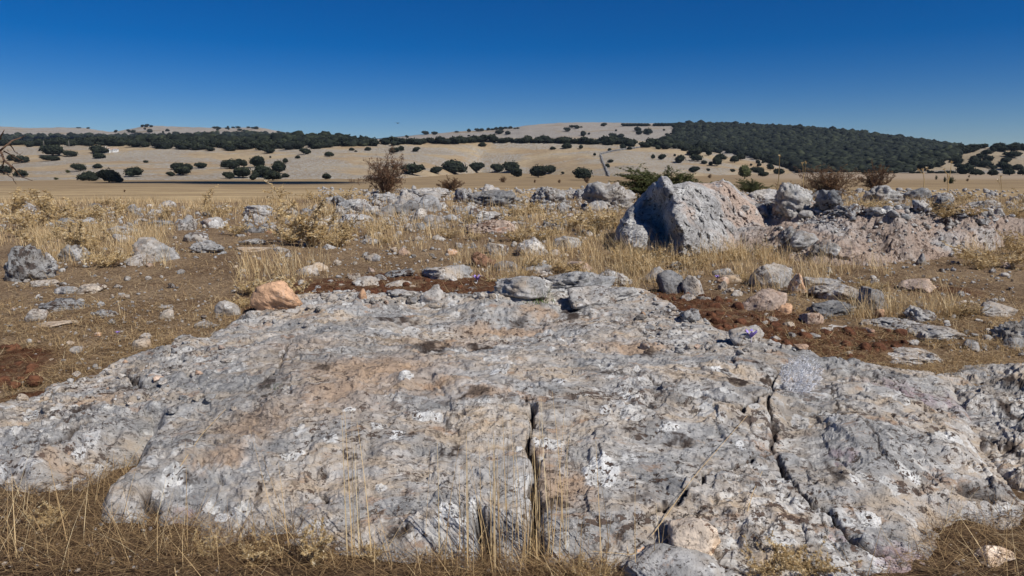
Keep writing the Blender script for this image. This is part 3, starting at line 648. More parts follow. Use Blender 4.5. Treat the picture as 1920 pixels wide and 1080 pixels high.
def rock(px, py, w, h, kind, tint, label, name='limestone_rock', cat='rock', rot=None, sink=0.15, mat=None, depth=0.8, group=None):
    NR[0] += 1; b = base_at(px, py); D = b.y; s = D / 1280 / .985
    W_, H_ = w * s, h * s; De = W_ * depth
    sub = 4 if w < 60 else 5
    if w > 160: sub = 6
    H2 = max(H_ - De * abs(b.z - 1.0) / D * 0.5, H_ * 0.55)
    P, F = rock_shape(NR[0] * 13 + 5, (W_, De, H2 * (1 + sink)), sub, kind)
    ang = (rot if rot is not None else random.uniform(-.3, .3)); c, s_ = math.cos(ang), math.sin(ang)
    P = np.stack([P[:, 0], P[:, 1], P[:, 2] + P[:, 0] * math.tan(R(random.uniform(-6, 6)))], 1)
    mt = mat or ('rock_far' if D > 6 or kind == 'karst' else ('orange' if tint == 'O' else 'rock'))
    me = make_mesh(name, P, F, M[mt])
    o = link(name, me, loc=(b.x, b.y + De * 0.38, b.z - H2 * sink - 0.005)); o.rotation_euler = (0, 0, ang * 0.6)
    t = TINTS.get(tint, (1, 1, 1)); o.color = t + (1,)
    tag(o, label, cat, group); OCC.append((b.x, b.y + De * .38, W_ * .5)); return o
ROCKS = [
 # left middle distance
 (38, 527, 98, 74, 'karst', 'd', 'large dark pitted rock cut off by the left edge of the photo'),
 (92, 504, 24, 34, 'round', 'w', 'pale rounded stone leaning on the dark pitted rock at the left edge'),
 (131, 490, 52, 36, 'karst', 'd', 'dark rock half hidden by thistle, between the left edge rock and the blocky one'),
 (283, 490, 96, 50, 'block', 'g', 'blocky grey rock with a black streaked flat top, largest in the left grass'),
 (252, 498, 62, 24, 'round', 'w', 'whitish lump at the foot of the blocky grey rock with a black streaked top'),
 (226, 456, 36, 18, 'block', 'w', 'pale stone just behind the blocky black streaked rock'),
 (123, 425, 54, 19, 'karst', 'd', 'dark grey flattish rock in the tall golden grass at the left'),
 (222, 441, 62, 18, 'karst', 'g', 'rough grey ledge in grass behind the blocky black streaked rock'),
 (292, 424, 50, 13, 'flat', 'd', 'thin grey ledge with a shaded edge in the left stone band'),
 (338, 428, 32, 18, 'block', 'g', 'small grey rock between the thin ledge and the smooth pale boulder'),
 (394, 428, 44, 23, 'round', 'w', 'smooth pale boulder in the stone band on the left'),
 (362, 453, 48, 20, 'round', 'g', 'pale flattish rock behind the rock with the reddish underside'),
 (382, 474, 64, 26, 'karst', 'g', 'grey rock with a dark reddish underside right of the blocky one'),
 (467, 458, 50, 12, 'flat', 'g', 'flat grey stone in the dry patch above the pale sloping slab'),
 (465, 471, 76, 10, 'flat', 'b', 'long pale sloping stone slab lying flush in the dry patch'),
 (524, 473, 34, 13, 'flat', 'g', 'small flat grey stone right of the long flush slab'),
 (478, 407, 60, 24, 'block', 'g', 'dark notched rock in the far stone band left of the tall thistles'),
 (505, 438, 18, 10, 'round', 'O', 'little orange stone in front of the dark notched rock'),
 (612, 467, 34, 12, 'wedge', 'w', 'small pale wedge stone alone on the trodden ground'),
 (572, 515, 46, 20, 'round', 'w', 'white stone, left one of the pair above the orange boulder'),
 (598, 509, 32, 19, 'block', 'b', 'cream stone, right one of the pair above the orange boulder'),
 (76, 536, 50, 15, 'flat', 'w', 'flat pale stone in front of the dark rock at the left edge'),
 (113, 553, 50, 20, 'flat', 'g', 'flat grey stone, left one of two in the trodden ground'),
 (162, 552, 54, 22, 'block', 'b', 'flat beige stone, right one of two in the trodden ground'),
 (105, 584, 90, 28, 'karst', 'd', 'pitted dark and white rock lying behind a smooth grey lump on the left'),
 (60, 603, 44, 28, 'round', 'g', 'smooth grey lump in front of the pitted dark and white rock'),
 (88, 615, 76, 16, 'flat', 'b', 'flat pinkish stone sunk in soil beside the smooth grey lump'),
 (228, 560, 26, 12, 'wedge', 'b', 'small pointed stone with a dark stub in the trodden ground'),
 (192, 594, 50, 18, 'karst', 'g', 'small dark mottled rock in the middle of the left trodden ground'),
 (281, 564, 18, 7, 'flat', 'g', 'tiny flat grey stone alone on the straw'),
 (306, 577, 28, 8, 'flat', 'w', 'tiny white chip above the squat beige stone'),
 (308, 599, 33, 22, 'wedge', 'b', 'squat beige stone with a pointed top on the trodden ground'),
 (424, 592, 54, 35, 'wedge', 'w', 'white pyramid shaped stone left of the orange boulder'),
 (465, 598, 28, 18, 'wedge', 'w', 'pale wedge stone between the white pyramid and the orange boulder'),
 (514, 582, 96, 64, 'wedge', 'O', 'large orange brown rounded boulder resting at the slab back edge'),
 (378, 613, 34, 14, 'flat', 'g', 'flat grey chip at the edge of the slab below the white pyramid stone'),
 (262, 656, 38, 25, 'round', 'b', 'cream stone carrying a smaller white one at the left slab edge'),
 (270, 636, 27, 15, 'round', 'w', 'small white stone balanced on the cream stone at the left slab edge'),
 (181, 630, 14, 10, 'round', 'O', 'tiny orange pebble left of the balanced stones'),
 (89, 684, 34, 17, 'wedge', 'b', 'cream stone alone on dark soil at the left above the layered outcrop'),
 (38, 752, 26, 18, 'block', 'b', 'beige stone on the left outcrop near the photo edge'),
 (80, 752, 16, 13, 'round', 'b', 'small round cream pebble on the left outcrop'),
 (95, 735, 48, 18, 'round', 'g', 'smooth grey cobble bedded on top of the left outcrop'),
 (20, 905, 46, 24, 'round', 'g', 'rounded grey stone at the lower left edge in the straw'),
 # centre far band
 (662, 419, 64, 20, 'flat', 'w', 'overhanging pale ledge with a black shadow below it, left of centre'),
 (655, 398, 72, 26, 'karst', 'g', 'rough pale rock mass above the overhanging ledge'),
 (715, 378, 60, 17, 'karst', 'w', 'low pale rock at the foot of the reddish brown shrub'),
 (620, 383, 44, 14, 'karst', 'w', 'low pale rock left of the reddish brown shrub behind thistles'),
 (758, 392, 44, 38, 'karst', 'w', 'tall pale rock standing at the left end of the centre ridge'),
 (800, 372, 92, 22, 'karst', 'w', 'long low white topped rock under the small brown bush'),
 (782, 411, 34, 22, 'wedge', 'w', 'pale leaning slab below the tall pale rock'),
 (814, 419, 42, 18, 'block', 'w', 'pale block beside a dark gap in the golden grass'),
 (848, 414, 32, 13, 'block', 'g', 'grey block behind the pale block in the golden grass'),
 (786, 431, 28, 14, 'karst', 'd', 'small dark cored stone below the pale block'),
 (820, 430, 30, 11, 'flat', 'b', 'beige flat stone right of the small dark cored one'),
 (922, 366, 50, 22, 'karst', 'w', 'knobbly crown of the dark crevice rock mass at centre'),
 (925, 388, 106, 34, 'karst', 'd', 'widest dark crevice rock mass at the centre of the ridge'),
 (963, 396, 42, 14, 'flat', 'g', 'overhanging slab at the right end of the dark crevice mass'),
 (903, 413, 76, 20, 'flat', 'g', 'grey bench of rock under the dark crevice mass'),
 (917, 438, 98, 28, 'karst', 'o', 'pinkish pitted rock at the bottom of the centre rock stack'),
 (1030, 384, 70, 36, 'karst', 'g', 'grey rock with a black hollow right of the dark crevice mass'),
 (1018, 401, 62, 22, 'karst', 'g', 'broken grey rock below the one with a black hollow'),
 (1080, 372, 50, 16, 'karst', 'w', 'low pale rocks between the black hollow rock and the tilted ridge rock'),
 (1145, 393, 104, 54, 'karst', 'g', 'big tilted grey rock just left of the largest pointed boulder'),
 (823, 451, 26, 12, 'round', 'w', 'small white stone below the centre rock stack'),
 (692, 456, 38, 11, 'flat', 'w', 'flat white stone in straw left of centre'),
 (697, 491, 36, 18, 'block', 'g', 'squarish pale grey stone on trodden ground left of centre'),
 (846, 479, 26, 13, 'block', 'O', 'little orange block on the trodden ground at centre'),
 (862, 466, 14, 9, 'karst', 'd', 'little dark stone behind the orange block'),
 (887, 466, 16, 10, 'karst', 'd', 'little dark stone right of the orange block'),
 (932, 479, 44, 25, 'block', 'w', 'pale block behind the reddish earthy lump'),
 (998, 481, 64, 36, 'block', 'w', 'white squarish rock in golden grass at centre'),
 (1064, 464, 54, 24, 'round', 'g', 'low grey rock half sunk in grass left of the largest boulder'),
 (906, 501, 48, 30, 'karst', 'r', 'reddish brown earthy lump in front of the pale block'),
 (948, 509, 52, 23, 'wedge', 'd', 'dark split wedge rock right of the reddish earthy lump'),
 (838, 527, 100, 34, 'round', 'g', 'broad rounded grey rock behind the red soil left of centre'),
 (743, 523, 68, 21, 'karst', 'd', 'dark sided low rock left of the broad rounded grey one'),
 (661, 526, 28, 17, 'block', 'b', 'beige cube like stone by the red soil'),
 (683, 541, 52, 26, 'block', 'g', 'pale grey angular block at the left of the red soil'),
 (745, 540, 50, 17, 'block', 'g', 'low grey stone behind the red soil below the dark sided rock'),
 (811, 568, 52, 40, 'block', 'w', 'whitish knobby rock sitting in the red soil'),
 (749, 557, 56, 15, 'flat', 'w', 'flat white stone lying in the red soil'),
 (677, 562, 18, 24, 'wedge', 'O', 'small orange clod standing in the red soil'),
 (818, 578, 34, 12, 'block', 'b', 'beige chip between the whitish knobby rock and the slab'),
 (982, 559, 120, 50, 'block', 'g', 'large grey outcrop block with lichen behind the slab at centre'),
 (1085, 548, 150, 48, 'karst', 'g', 'long grey outcrop block continuing right behind the slab'),
 (1150, 566, 110, 34, 'flat', 'g', 'sloping grey tail of the long outcrop behind the slab'),
 (1114, 571, 100, 40, 'block', 'w', 'pale boulder with a dark cave like underside touching the slab'),
 (1007, 512, 66, 20, 'flat', 'g', 'flat grey rock in grass above the large outcrop block'),
 (1088, 508, 50, 21, 'round', 'o', 'pinkish cream stone in grass above the long outcrop block'),
 (1160, 536, 70, 34, 'karst', 'g', 'mottled grey rock with thistle on it right of the long outcrop'),
 (1228, 530, 44, 34, 'wedge', 'w', 'pale smooth triangular stone in front of the largest boulder'),
 (1262, 553, 56, 50, 'block', 'd', 'dark lichened upright block, left half of the split pair'),
 (1303, 556, 44, 44, 'block', 'g', 'striped upright block, right half of the split pair'),
 # right
 (1500, 395, 84, 54, 'karst', 'g', 'tall grey rock with black fissures below the wide brown bush'),
 (1565, 390, 52, 36, 'karst', 'd', 'dark fissured rock right of the tall black fissured one'),
 (1466, 401, 30, 24, 'karst', 'o', 'small rounded rock with a dark left side on the pink outcrop'),
 (1440, 374, 66, 20, 'round', 'w', 'pale smooth rock behind the pink outcrop, left of the tall fissured rock'),
 (1665, 384, 82, 38, 'karst', 'g', 'craggy grey rock, main one of the far right ridge'),
 (1727, 377, 52, 26, 'karst', 'd', 'dark craggy rock at the right end of the far right ridge'),
 (1515, 406, 30, 13, 'round', 'w', 'white rounded stone on top of the pink outcrop'),
 (1487, 404, 26, 14, 'round', 'w', 'whitish stone left of the white rounded one on the pink outcrop'),
 (1597, 407, 62, 24, 'karst', 'g', 'mottled grey rock on the crest of the pink outcrop'),
 (1655, 400, 50, 14, 'karst', 'w', 'pale rough stone on the crest of the pink outcrop, right of the mottled one'),
 (1697, 411, 26, 12, 'block', 'd', 'bluish grey loose stone on the pink outcrop'),
 (1781, 392, 46, 26, 'karst', 'd', 'dark jagged rock standing alone right of the far right ridge'),
 (1860, 394, 62, 20, 'karst', 'g', 'flattish grey rock near the right edge in yellow grass'),
 (1850, 406, 40, 13, 'flat', 'g', 'low grey slab in front of the flattish rock near the right edge'),
 (1905, 402, 34, 18, 'karst', 'd', 'dark stone at the right edge of the far stone band'),
 (1480, 456, 46, 34, 'karst', 'd', 'dark crumbling rock at the left foot of the pink outcrop'),
 (1514, 464, 56, 34, 'block', 'g', 'pale cracked block among the dark crumbling rocks'),
 (1560, 484, 58, 36, 'karst', 'g', 'striped crumbling rock at the lower edge of the pink outcrop'),
 (1600, 488, 50, 28, 'karst', 'o', 'pinkish crumbling rock right of the striped crumbling one'),
 (1730, 497, 25, 26, 'wedge', 'd', 'small dark upright stone on the path at right'),
 (1830, 487, 34, 20, 'wedge', 'd', 'grey pointed stone beside the yellow thistle at right'),
 (1795, 479, 30, 5, 'flat', 'w', 'thin pale stone sliver left of the grey pointed stone'),
 (1889, 518, 20, 9, 'round', 'w', 'small white pebble near the right edge on brown ground'),
 (1456, 539, 86, 52, 'round', 'g', 'big rounded pale grey boulder on the right behind the red soil'),
 (1500, 550, 36, 42, 'wedge', 'O', 'upright orange brown stone leaning on the big rounded boulder'),
 (1358, 517, 44, 17, 'round', 'w', 'flat topped cream stone left of the big rounded boulder'),
 (1373, 531, 42, 19, 'round', 'b', 'cream stone in front of the flat topped cream stone'),
 (1356, 544, 18, 20, 'block', 'b', 'small beige square stone left of the big rounded boulder'),
 (1385, 556, 26, 15, 'block', 'w', 'small white stone in the red soil below the cream stones'),
 (1444, 587, 90, 50, 'block', 'o', 'large beige and orange rock in the red soil'),
 (1472, 592, 34, 26, 'wedge', 'O', 'broken tan piece at the foot of the beige and orange rock'),
 (1550, 541, 78, 25, 'flat', 'g', 'flat layered grey rock right of the upright orange stone'),
 (1578, 563, 96, 36, 'flat', 'g', 'sloping whitish slab rock in the right rock group'),
 (1650, 584, 78, 50, 'wedge', 'd', 'pointed dark rock with a shaded left side in the right rock group'),
 (1570, 594, 98, 34, 'karst', 'd', 'low dark rock in front of the sloping whitish slab rock'),
 (1529, 611, 44, 31, 'round', 'o', 'rounded tan boulder on the red soil'),
 (1651, 597, 20, 20, 'block', 'O', 'small orange stone at the foot of the pointed dark rock'),
 (1735, 606, 66, 36, 'karst', 'w', 'white pitted hump at the top right of the flat right outcrop'),
 (1690, 620, 110, 28, 'karst', 'g', 'pitted honeycomb rock left of the white pitted hump'),
 (1775, 638, 112, 34, 'flat', 'g', 'low grey ledge tapering to the right below the white hump'),
 (1590, 624, 90, 14, 'flat', 'w', 'flat rock bedded in the red soil right of the tan boulder'),
 (1730, 681, 150, 34, 'flat', 'g', 'long low layered ledge right behind the huge slab'),
 (1735, 550, 72, 30, 'block', 'o', 'flat brown and orange rock with a black notch on the right'),
 (1878, 594, 80, 34, 'round', 'g', 'smooth grey cracked rock near the right edge'),
 (1930, 650, 90, 58, 'karst', 'd', 'dark layered rock cut off by the right edge'),
 (1905, 653, 42, 26, 'round', 'g', 'small rounded grey stone in front of the dark layered rock'),
 (1856, 637, 20, 12, 'flat', 'g', 'little grey chip left of the small rounded grey stone'),
 (1404, 642, 68, 36, 'round', 'g', 'dark grey rounded rock with a crocus behind the slab'),
 (1478, 655, 18, 12, 'round', 'w', 'small white pebble right of the crocus'),
 (1595, 668, 22, 14, 'round', 'b', 'small tan pebble on the dark soil right of the crocus'),
 # bottom
 (1308, 1054, 112, 108, 'block', 'c', 'smooth cream block stone in front of the slab at the bottom'),
 (1266, 1012, 52, 46, 'block', 'd', 'small shadowed grey stone behind the smooth cream block'),
 (1275, 1125, 230, 118, 'round', 'g', 'lichen spotted rounded rock at the bottom edge, biggest there'),
 (1385, 1118, 130, 52, 'round', 'g', 'low speckled rock at the bottom edge right of the biggest one'),
 (1200, 1040, 50, 27, 'round', 'O', 'flat orange stone beside the biggest bottom rock'),
 (1880, 1058, 82, 44, 'round', 'c', 'half buried cream stone in the lower right corner'),
 (1605, 1062, 40, 20, 'round', 'o', 'small tan stone at the foot of the slab lower right'),
]
for r_ in ROCKS:
    px, py, w, h, kind, tint, lab = r_
    rock(px, py, w, h, kind, tint, lab, 'boulder' if w >= 80 else 'stone', 'boulder' if w >= 80 else 'stone', sink=0.22,
         mat={'O': 'orange'}.get(tint))

# small scattered stones: zones share a label because nothing tells their members apart
proto_mesh = []
for k in range(9):
    kd = ['block', 'round', 'karst', 'flat', 'block', 'wedge', 'karst', 'flat', 'round'][k]
    P, F = rock_shape(900 + k, (1, 0.8, 0.62 if kd != 'flat' else .38), 4, kd); P[:, 2] -= 0.12
    proto_mesh.append((make_mesh('stone', P, F, M['rock']), make_mesh('stone', P, F, M['rock_far'])))
ZONES = [  # (x0, x1, y0, y1, n, min px, max px, far, label, group)
 (0, 640, 388, 436, 58, 12, 44, 1, 'small pale rock in the far stone band at the left, among golden grass', 'small rocks of the left stone band'),
 (590, 1150, 354, 402, 88, 16, 58, 1, 'small pale rock packed along the centre ridge under the field', 'small rocks along the centre ridge'),
 (560, 1130, 400, 450, 34, 10, 38, 1, 'small pale rock in golden grass below the centre ridge', 'small rocks below the centre ridge'),
 (1390, 1920, 354, 404, 56, 12, 46, 1, 'small grey rock along the far ridge on the right', 'small rocks along the right ridge'),
 (1780, 1920, 400, 425, 14, 10, 26, 1, 'small grey rock on the stony rise at the right edge', 'small rocks at the right edge'),
 (20, 640, 440, 600, 30, 7, 24, 0, 'small stone on the trodden straw covered ground at the left', 'small stones on the left trodden ground'),
 (20, 420, 600, 735, 18, 6, 18, 0, 'small chip of stone on the dark soil left of the slab', 'stone chips left of the slab'),
 (60, 440, 640, 775, 34, 7, 30, 0, 'small broken stone on the crumbling left rim of the slab and outcrop', 'broken stones on the left slab rim'),
 (560, 930, 528, 570, 26, 7, 26, 0, 'small chip of stone in the red soil behind the slab', 'stone chips in the red soil at the centre'),
 (1200, 1640, 500, 668, 60, 8, 36, 0, 'small stone in the red soil between the right hand rocks', 'small stones among the right rocks'),
 (1640, 1915, 490, 680, 36, 8, 34, 0, 'small stone on the brown ground at the right', 'small stones on the right brown ground'),
 (650, 1100, 445, 530, 34, 8, 32, 0, 'small stone on the trodden ground and grass at the centre', 'small stones at the centre'),
]
for (x0, x1, y0, y1, n, a, b, far, lab, grp) in ZONES:
    for k in range(n):
        px, py = random.uniform(x0, x1), random.uniform(y0, y1); w = a + (b - a) * random.random() ** 1.7
        p = base_at(px, py)
        if (p.y > 30): continue
        o = link('rock' if far else 'stone', proto_mesh[random.randrange(9)][far]); s = w * p.y / 1280 / .98
        o.location = (p.x, p.y, p.z - s * 0.02); o.scale = (s, s * random.uniform(.7, 1.1), s * random.uniform(.7, 1.25)); o.rotation_euler = (random.uniform(-.2, .2), random.uniform(-.2, .2), random.uniform(0, 6.28))
        tn = random.choice(['g', 'w', 'b', 'g', 'w', 'o', 'd'] if not far else ['w', 'g', 'w', 'd']); o.color = TINTS[tn] + (1,)
        tag(o, lab, 'stone', grp); OCC.append((p.x, p.y, s * .5))
# red clods: nobody could count them
LUMPS = [rock_shape(500 + k, (2, 1.7, 1.35), 2, ['block', 'wedge', 'karst', 'flat', 'block', 'karst'][k]) for k in range(6)]
def scatter_lumps(name, pts, sizes, mat, label):
    Vs, Fs = [], []; off = 0; rs = np.random.RandomState(len(pts))
    for p, s in zip(pts, sizes):
        N, F = LUMPS[rs.randint(6)]; a = rs.uniform(0, 6.28); c, q = math.cos(a), math.sin(a); k = rs.uniform(.6, 1.25)
        v = np.stack([N[:, 0] * c - N[:, 1] * q, N[:, 0] * q + N[:, 1] * c, (N[:, 2] - .5) * k], 1) * s; Vs.append(v + p); Fs.append(F + off); off += len(N)
    me = make_mesh(name, np.concatenate(Vs), np.concatenate(Fs), mat, smooth=False); return tag(link(name, me), label, None, None, 'stuff')
pts, szs = [], []
for (px, py, rx, ry) in RED[:8]:
    for k in range(170):
        t = random.uniform(0, 6.28); q = math.sqrt(random.random()); p = hit1(px + rx * q * math.cos(t), py + ry * q * math.sin(t))
        s = random.uniform(.004, .011) * (1 + 2.2 * (random.random() < .12)); pts.append(p + np.array([0, 0, s * .3])); szs.append(s)
scatter_lumps('red_soil_clods', pts, szs, M['clod'], 'crumbly red brown soil clods turned up between the rocks')
pts, szs = [], []
for (x0, x1, y0, y1, n) in ((0, 640, 390, 436, 520), (590, 1130, 354, 428, 1500), (1090, 1200, 352, 400, 90), (1390, 1960, 356, 405, 1000), (1420, 1900, 400, 480, 260), (560, 1100, 425, 470, 160), (1200, 1900, 490, 660, 1000), (20, 640, 440, 620, 420), (560, 940, 520, 566, 260), (0, 400, 560, 760, 180), (640, 1150, 430, 530, 300)):
    for k in range(n):
        px, py = random.uniform(x0, x1), random.uniform(y0, y1); b = base_at(px, py); s = random.uniform(2.5, 8) * (1 + .9 * (random.random() < .14)) * b.y / 1280 * .5; pts.append(np.array(b[:]) + np.array([0, 0, s * .2])); szs.append(s)
scatter_lumps('rubble', pts, szs, M['rock_far'], 'broken grey rubble filling the gaps between the far rocks')
pts, szs = [], []
for k in range(1500):
    px = random.uniform(-20, 1940); py = random.uniform(470, 760) if random.random() < .8 else random.uniform(900, 1075)
    p = hit1(px, py); s = random.uniform(.0025, .008); pts.append(p + np.array([0, 0, s * .4])); szs.append(s)
scatter_lumps('gravel', pts, szs, M['rock'], 'scattered pale grit and tiny pebbles on the soil')

# ------------------------------------------------------------------ grass
def blades(P, head, length, width, lean, curve, tint, segs=3):
    n = len(P); L = length / segs; pos = P.copy(); V = np.zeros((n, segs + 1, 2, 3)); T = np.zeros((n, segs + 1, 2))
    hx, hy = np.cos(head), np.sin(head); side = np.stack([-hy, hx, 0 * hx], 1)
    for k in range(segs + 1):
        w = width * (1 - 0.8 * k / segs); V[:, k, 0] = pos - side * w[:, None] / 2; V[:, k, 1] = pos + side * w[:, None] / 2
        T[:, k, :] = tint[:, None]
        a = lean + curve * (k / segs); pos = pos + np.stack([hx * np.sin(a), hy * np.sin(a), np.cos(a)], 1) * L[:, None]
    b = (np.arange(n) * (segs + 1) * 2)[:, None]; F = []
    for k in range(segs): i = b + 2 * k; F.append(np.concatenate([i, i + 1, i + 3, i + 2], 1))
    return V.reshape(-1, 3), np.concatenate(F), T.ravel()
RG = np.random.RandomState(11)
def on_sheet(xy, margin=0.03):
    m = np.zeros(len(xy), bool)
    for _, O3 in SHEETS: m |= poly_sd(xy, O3) > margin
    return m
OC = None
def off_rocks(xy):
    keep = np.ones(len(xy), bool)
    for (x, y, r) in OCC: keep &= ((xy[:, 0] - x) ** 2 + ((xy[:, 1] - y) / 0.9) ** 2) > (r * .85) ** 2
    return keep
def px_points(n, poly_list, clump=0.0):
    """points on the soil, spread evenly over patches given as (x0,x1,y0,y1,weight) in rows and columns of the frame"""
    out = []
    wsum = sum(p[4] for p in poly_list)
    for (x0, x1, y0, y1, w) in poly_list:
        k = int(n * w / wsum); px = RG.uniform(x0, x1, k); py = RG.uniform(y0, y1, k)
        # soft edges and clumps
        e = np.minimum.reduce([(px - x0) / (x1 - x0), (x1 - px) / (x1 - x0), (py - y0) / (y1 - y0) + .25, (y1 - py) / (y1 - y0) + .1])
        c = fbm(np.stack([px * .02, py * .06, 0 * px], 1), 3)
        q = g_hit(px, py); keep = (e + 0.12 * c > 0.05) & (c > -0.55 + 0.45 * clump) & (q[:, 1] < 60)
        out.append(q[keep])
    return np.concatenate(out)
def grass_obj(name, P, hrange, wbase, lean, curve, tr, label, segs=3, keepoff=True, dirbias=None, up=0.0):
    if keepoff:
        k = ~on_sheet(P[:, :2]) & off_rocks(P[:, :2]); P = P[k]
    n = len(P); D = P[:, 1]
    head = RG.uniform(0, 2 * np.pi, n); L = RG.uniform(hrange[0], hrange[1], n) * (0.6 + 0.6 * RG.rand(n))
    w = np.maximum(wbase * RG.uniform(.7, 1.4, n), D * 0.00055)
    V, F, T = blades(P + np.array([0, 0, up]) * RG.rand(n, 1), head, L, w, RG.uniform(*lean, n), RG.uniform(*curve, n), np.clip(RG.normal(tr[0], tr[1], n), 0, 1), segs)
    me = make_mesh(name, V, F, M['straw'], smooth=False, attrs={'tint': T}); return tag(link(name, me), label, None, None, 'stuff')
# straw litter lying flat over all the near soil
LIT = [(-60, 1980, 470, 700, 3.2), (-60, 560, 560, 760, 1.4), (1450, 1980, 560, 720, 1.0), (-60, 1980, 400, 470, 1.0)]
litter = px_points(50000, LIT, 0.8)
grass_obj('straw_litter', litter, (0.03, 0.13), 0.0016, (1.30, 1.62), (-.35, .25), (.46, .26), 'flattened brown straw litter lying on the soil', 3, up=0.02)
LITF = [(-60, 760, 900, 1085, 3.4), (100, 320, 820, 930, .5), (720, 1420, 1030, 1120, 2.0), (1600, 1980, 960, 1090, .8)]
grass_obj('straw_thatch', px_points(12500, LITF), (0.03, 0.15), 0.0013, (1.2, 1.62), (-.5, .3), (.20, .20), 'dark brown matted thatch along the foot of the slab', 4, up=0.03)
low = px_points(26000, LIT)
grass_obj('low_dry_grass', low, (0.01, 0.05), 0.0014, (0.2, 1.3), (-.2, .8), (.5, .22), 'short dry stubble covering the trodden ground')
GOLD = [(-60, 345, 372, 470, 3.2), (340, 520, 385, 410, .7), (500, 720, 372, 462, 1.6), (-60, 700, 362, 392, 1.6), (60, 330, 440, 500, 1.6), (690, 910, 390, 470, .9), (960, 1330, 385, 512, 4.4), (1150, 1450, 455, 520, 1.8), (1090, 1300, 520, 552, .5), (1300, 1480, 440, 500, 1.4), (1540, 1740, 380, 400, .7), (1740, 1960, 372, 410, 1.3), (1600, 1960, 358, 385, .9), (1800, 1960, 440, 500, 1.0), (1390, 1560, 515, 560, .4), (1560, 1800, 570, 600, .5), (430, 620, 490, 530, .4), (700, 1700, 352, 378, 1.5), (840, 1010, 480, 530, .5), (1440, 1680, 470, 520, .6)]
gold = px_points(66000, GOLD, 1.0)
grass_obj('dry_grass', gold, (0.07, 0.25), 0.0023, (0.0, 0.8), (0.0, 1.2), (.68, .22), 'tall golden dry grass growing between the rocks', 4)
# straw grass over the rim and down to the plain
rim = np.stack([RG.uniform(-1, 1, 30000), RG.rand(30000)], 1); ry = 9 + 34 * rim[:, 1] ** 1.3; rx = rim[:, 0] * ry * 1.0
kp = fbm(np.stack([rx * .5, ry * .3, 0 * rx], 1), 3) > -0.2
rimP = np.stack([rx, ry, G0(rx, ry)], 1)[kp]
grass_obj('field_grass', rimP, (0.08, 0.24), 0.004, (0.0, 0.5), (0.0, 0.6), (.58, .2), 'thin straw coloured grass on the slope down to the plain', 3)
ring = []
for (x, y, r) in OCC:
    if y < 2.2: continue
    for k in range(16 if r < .05 else 34):
        t = RG.uniform(0, 6.28); q = r * RG.uniform(.75, 1.2); xx, yy = x + q * math.cos(t), y + .8 * q * math.sin(t); ring.append((xx, yy, g1(xx, yy)))
ring = np.array(ring); kp_ = ~on_sheet(ring[:, :2]); ring = ring[kp_]
_o = OCC; OCC = []
grass_obj('rock_foot_grass', ring, (0.02, 0.09), 0.0018, (0.2, 1.5), (-.3, .8), (.5, .25), 'short dry blades banked against the feet of the stones', 3)
OCC = _o
# front grass
FRONT = [(-60, 330, 905, 1085, 3), (300, 760, 985, 1090, 2.2), (760, 1150, 1030, 1120, 1.8), (1740, 1980, 985, 1090, 1.0), (130, 290, 830, 925, .5), (1150, 1250, 1040, 1110, .4), (1400, 1640, 1060, 1120, .5)]
fr = px_points(1900, FRONT)
grass_obj('front_dry_grass', fr, (0.05, 0.20), 0.0014, (0.5, 1.5), (-.5, 0.7), (.55, .24), 'tangled dry grass stalks along the foot of the slab', 4)
M['fresh'] = tinted('fresh_grass', [(0.0, (0.05, 0.09, 0.02)), (1.0, (0.14, 0.22, 0.06))], 0.7, 0.3)
def tuft(name, px, py, n, spread, hr, label, mat='straw', tr=(.72, .12), lean=(0, .25), curve=(-.1, .25), w=0.0029, cat='grass tuft', head=None, seg=5, awn=False):
    b = base_at(px, py); s = b.y / 1280; P = np.stack([RG.normal(0, spread * s / 2, n), RG.normal(0, spread * s / 4, n), np.full(n, -0.01)], 1)
    L = RG.uniform(hr[0] * s, hr[1] * s, n); hd = RG.uniform(0, 6.28, n) if head is None else RG.normal(head, .6, n)
    V, F, T = blades(P, hd, L, np.full(n, w) * RG.uniform(.7, 1.3, n), RG.uniform(*lean, n), RG.uniform(*curve, n), np.clip(RG.normal(*tr, n), 0, 1), seg)
    rt = empty(name, (b.x, b.y, b.z)); tag(rt, label, cat)
    link('stems', make_mesh('stems', V, F, M[mat], smooth=False, attrs={'tint': T}), rt)
    m = int(n * 1.2) + 10
    P = np.stack([RG.normal(0, spread * s / 2, m), RG.normal(0, spread * s / 4, m), np.zeros(m)], 1)
    V, F, T = blades(P, RG.uniform(0, 6.28, m), RG.uniform(.15, .35, m) * hr[0] * s, np.full(m, w * 1.2), RG.uniform(.3, 1.3, m), RG.uniform(0, .9, m), np.clip(RG.normal(.4, .2, m), 0, 1), 4)
    link('leaf_blades', make_mesh('leaf_blades', V, F, M[mat], smooth=False, attrs={'tint': T}), rt)
    return rt
tuft('grass_tuft', 925, 1052, 46, 130, (190, 330), 'tall thin golden grass tuft rising in front of the slab crack', lean=(0, .16))
tuft('grass_tuft', 1010, 1052, 32, 70, (150, 360), 'thick golden tuft growing out of the foot of the vertical crack', lean=(0, .14))
tuft('grass_tuft', 670, 1050, 7, 34, (230, 350), 'sparse tuft of a few very tall straw stems left of the crack', lean=(0, .08), w=.0034, tr=(.8, .1))
tuft('grass_tuft', 1120, 1060, 7, 80, (120, 300), 'sparse thin stems right of the crack below the white lichen ring', lean=(0.05, .25))
tuft('grass_tuft', 1245, 1062, 6, 50, (90, 160), 'short tuft between the crack and the bottom rocks', lean=(.1, .4))
tuft('grass_tuft', 560, 1046, 6, 70, (110, 330), 'thin leaning stems in front of the left half of the slab', lean=(0.1, .45), tr=(.5, .2))
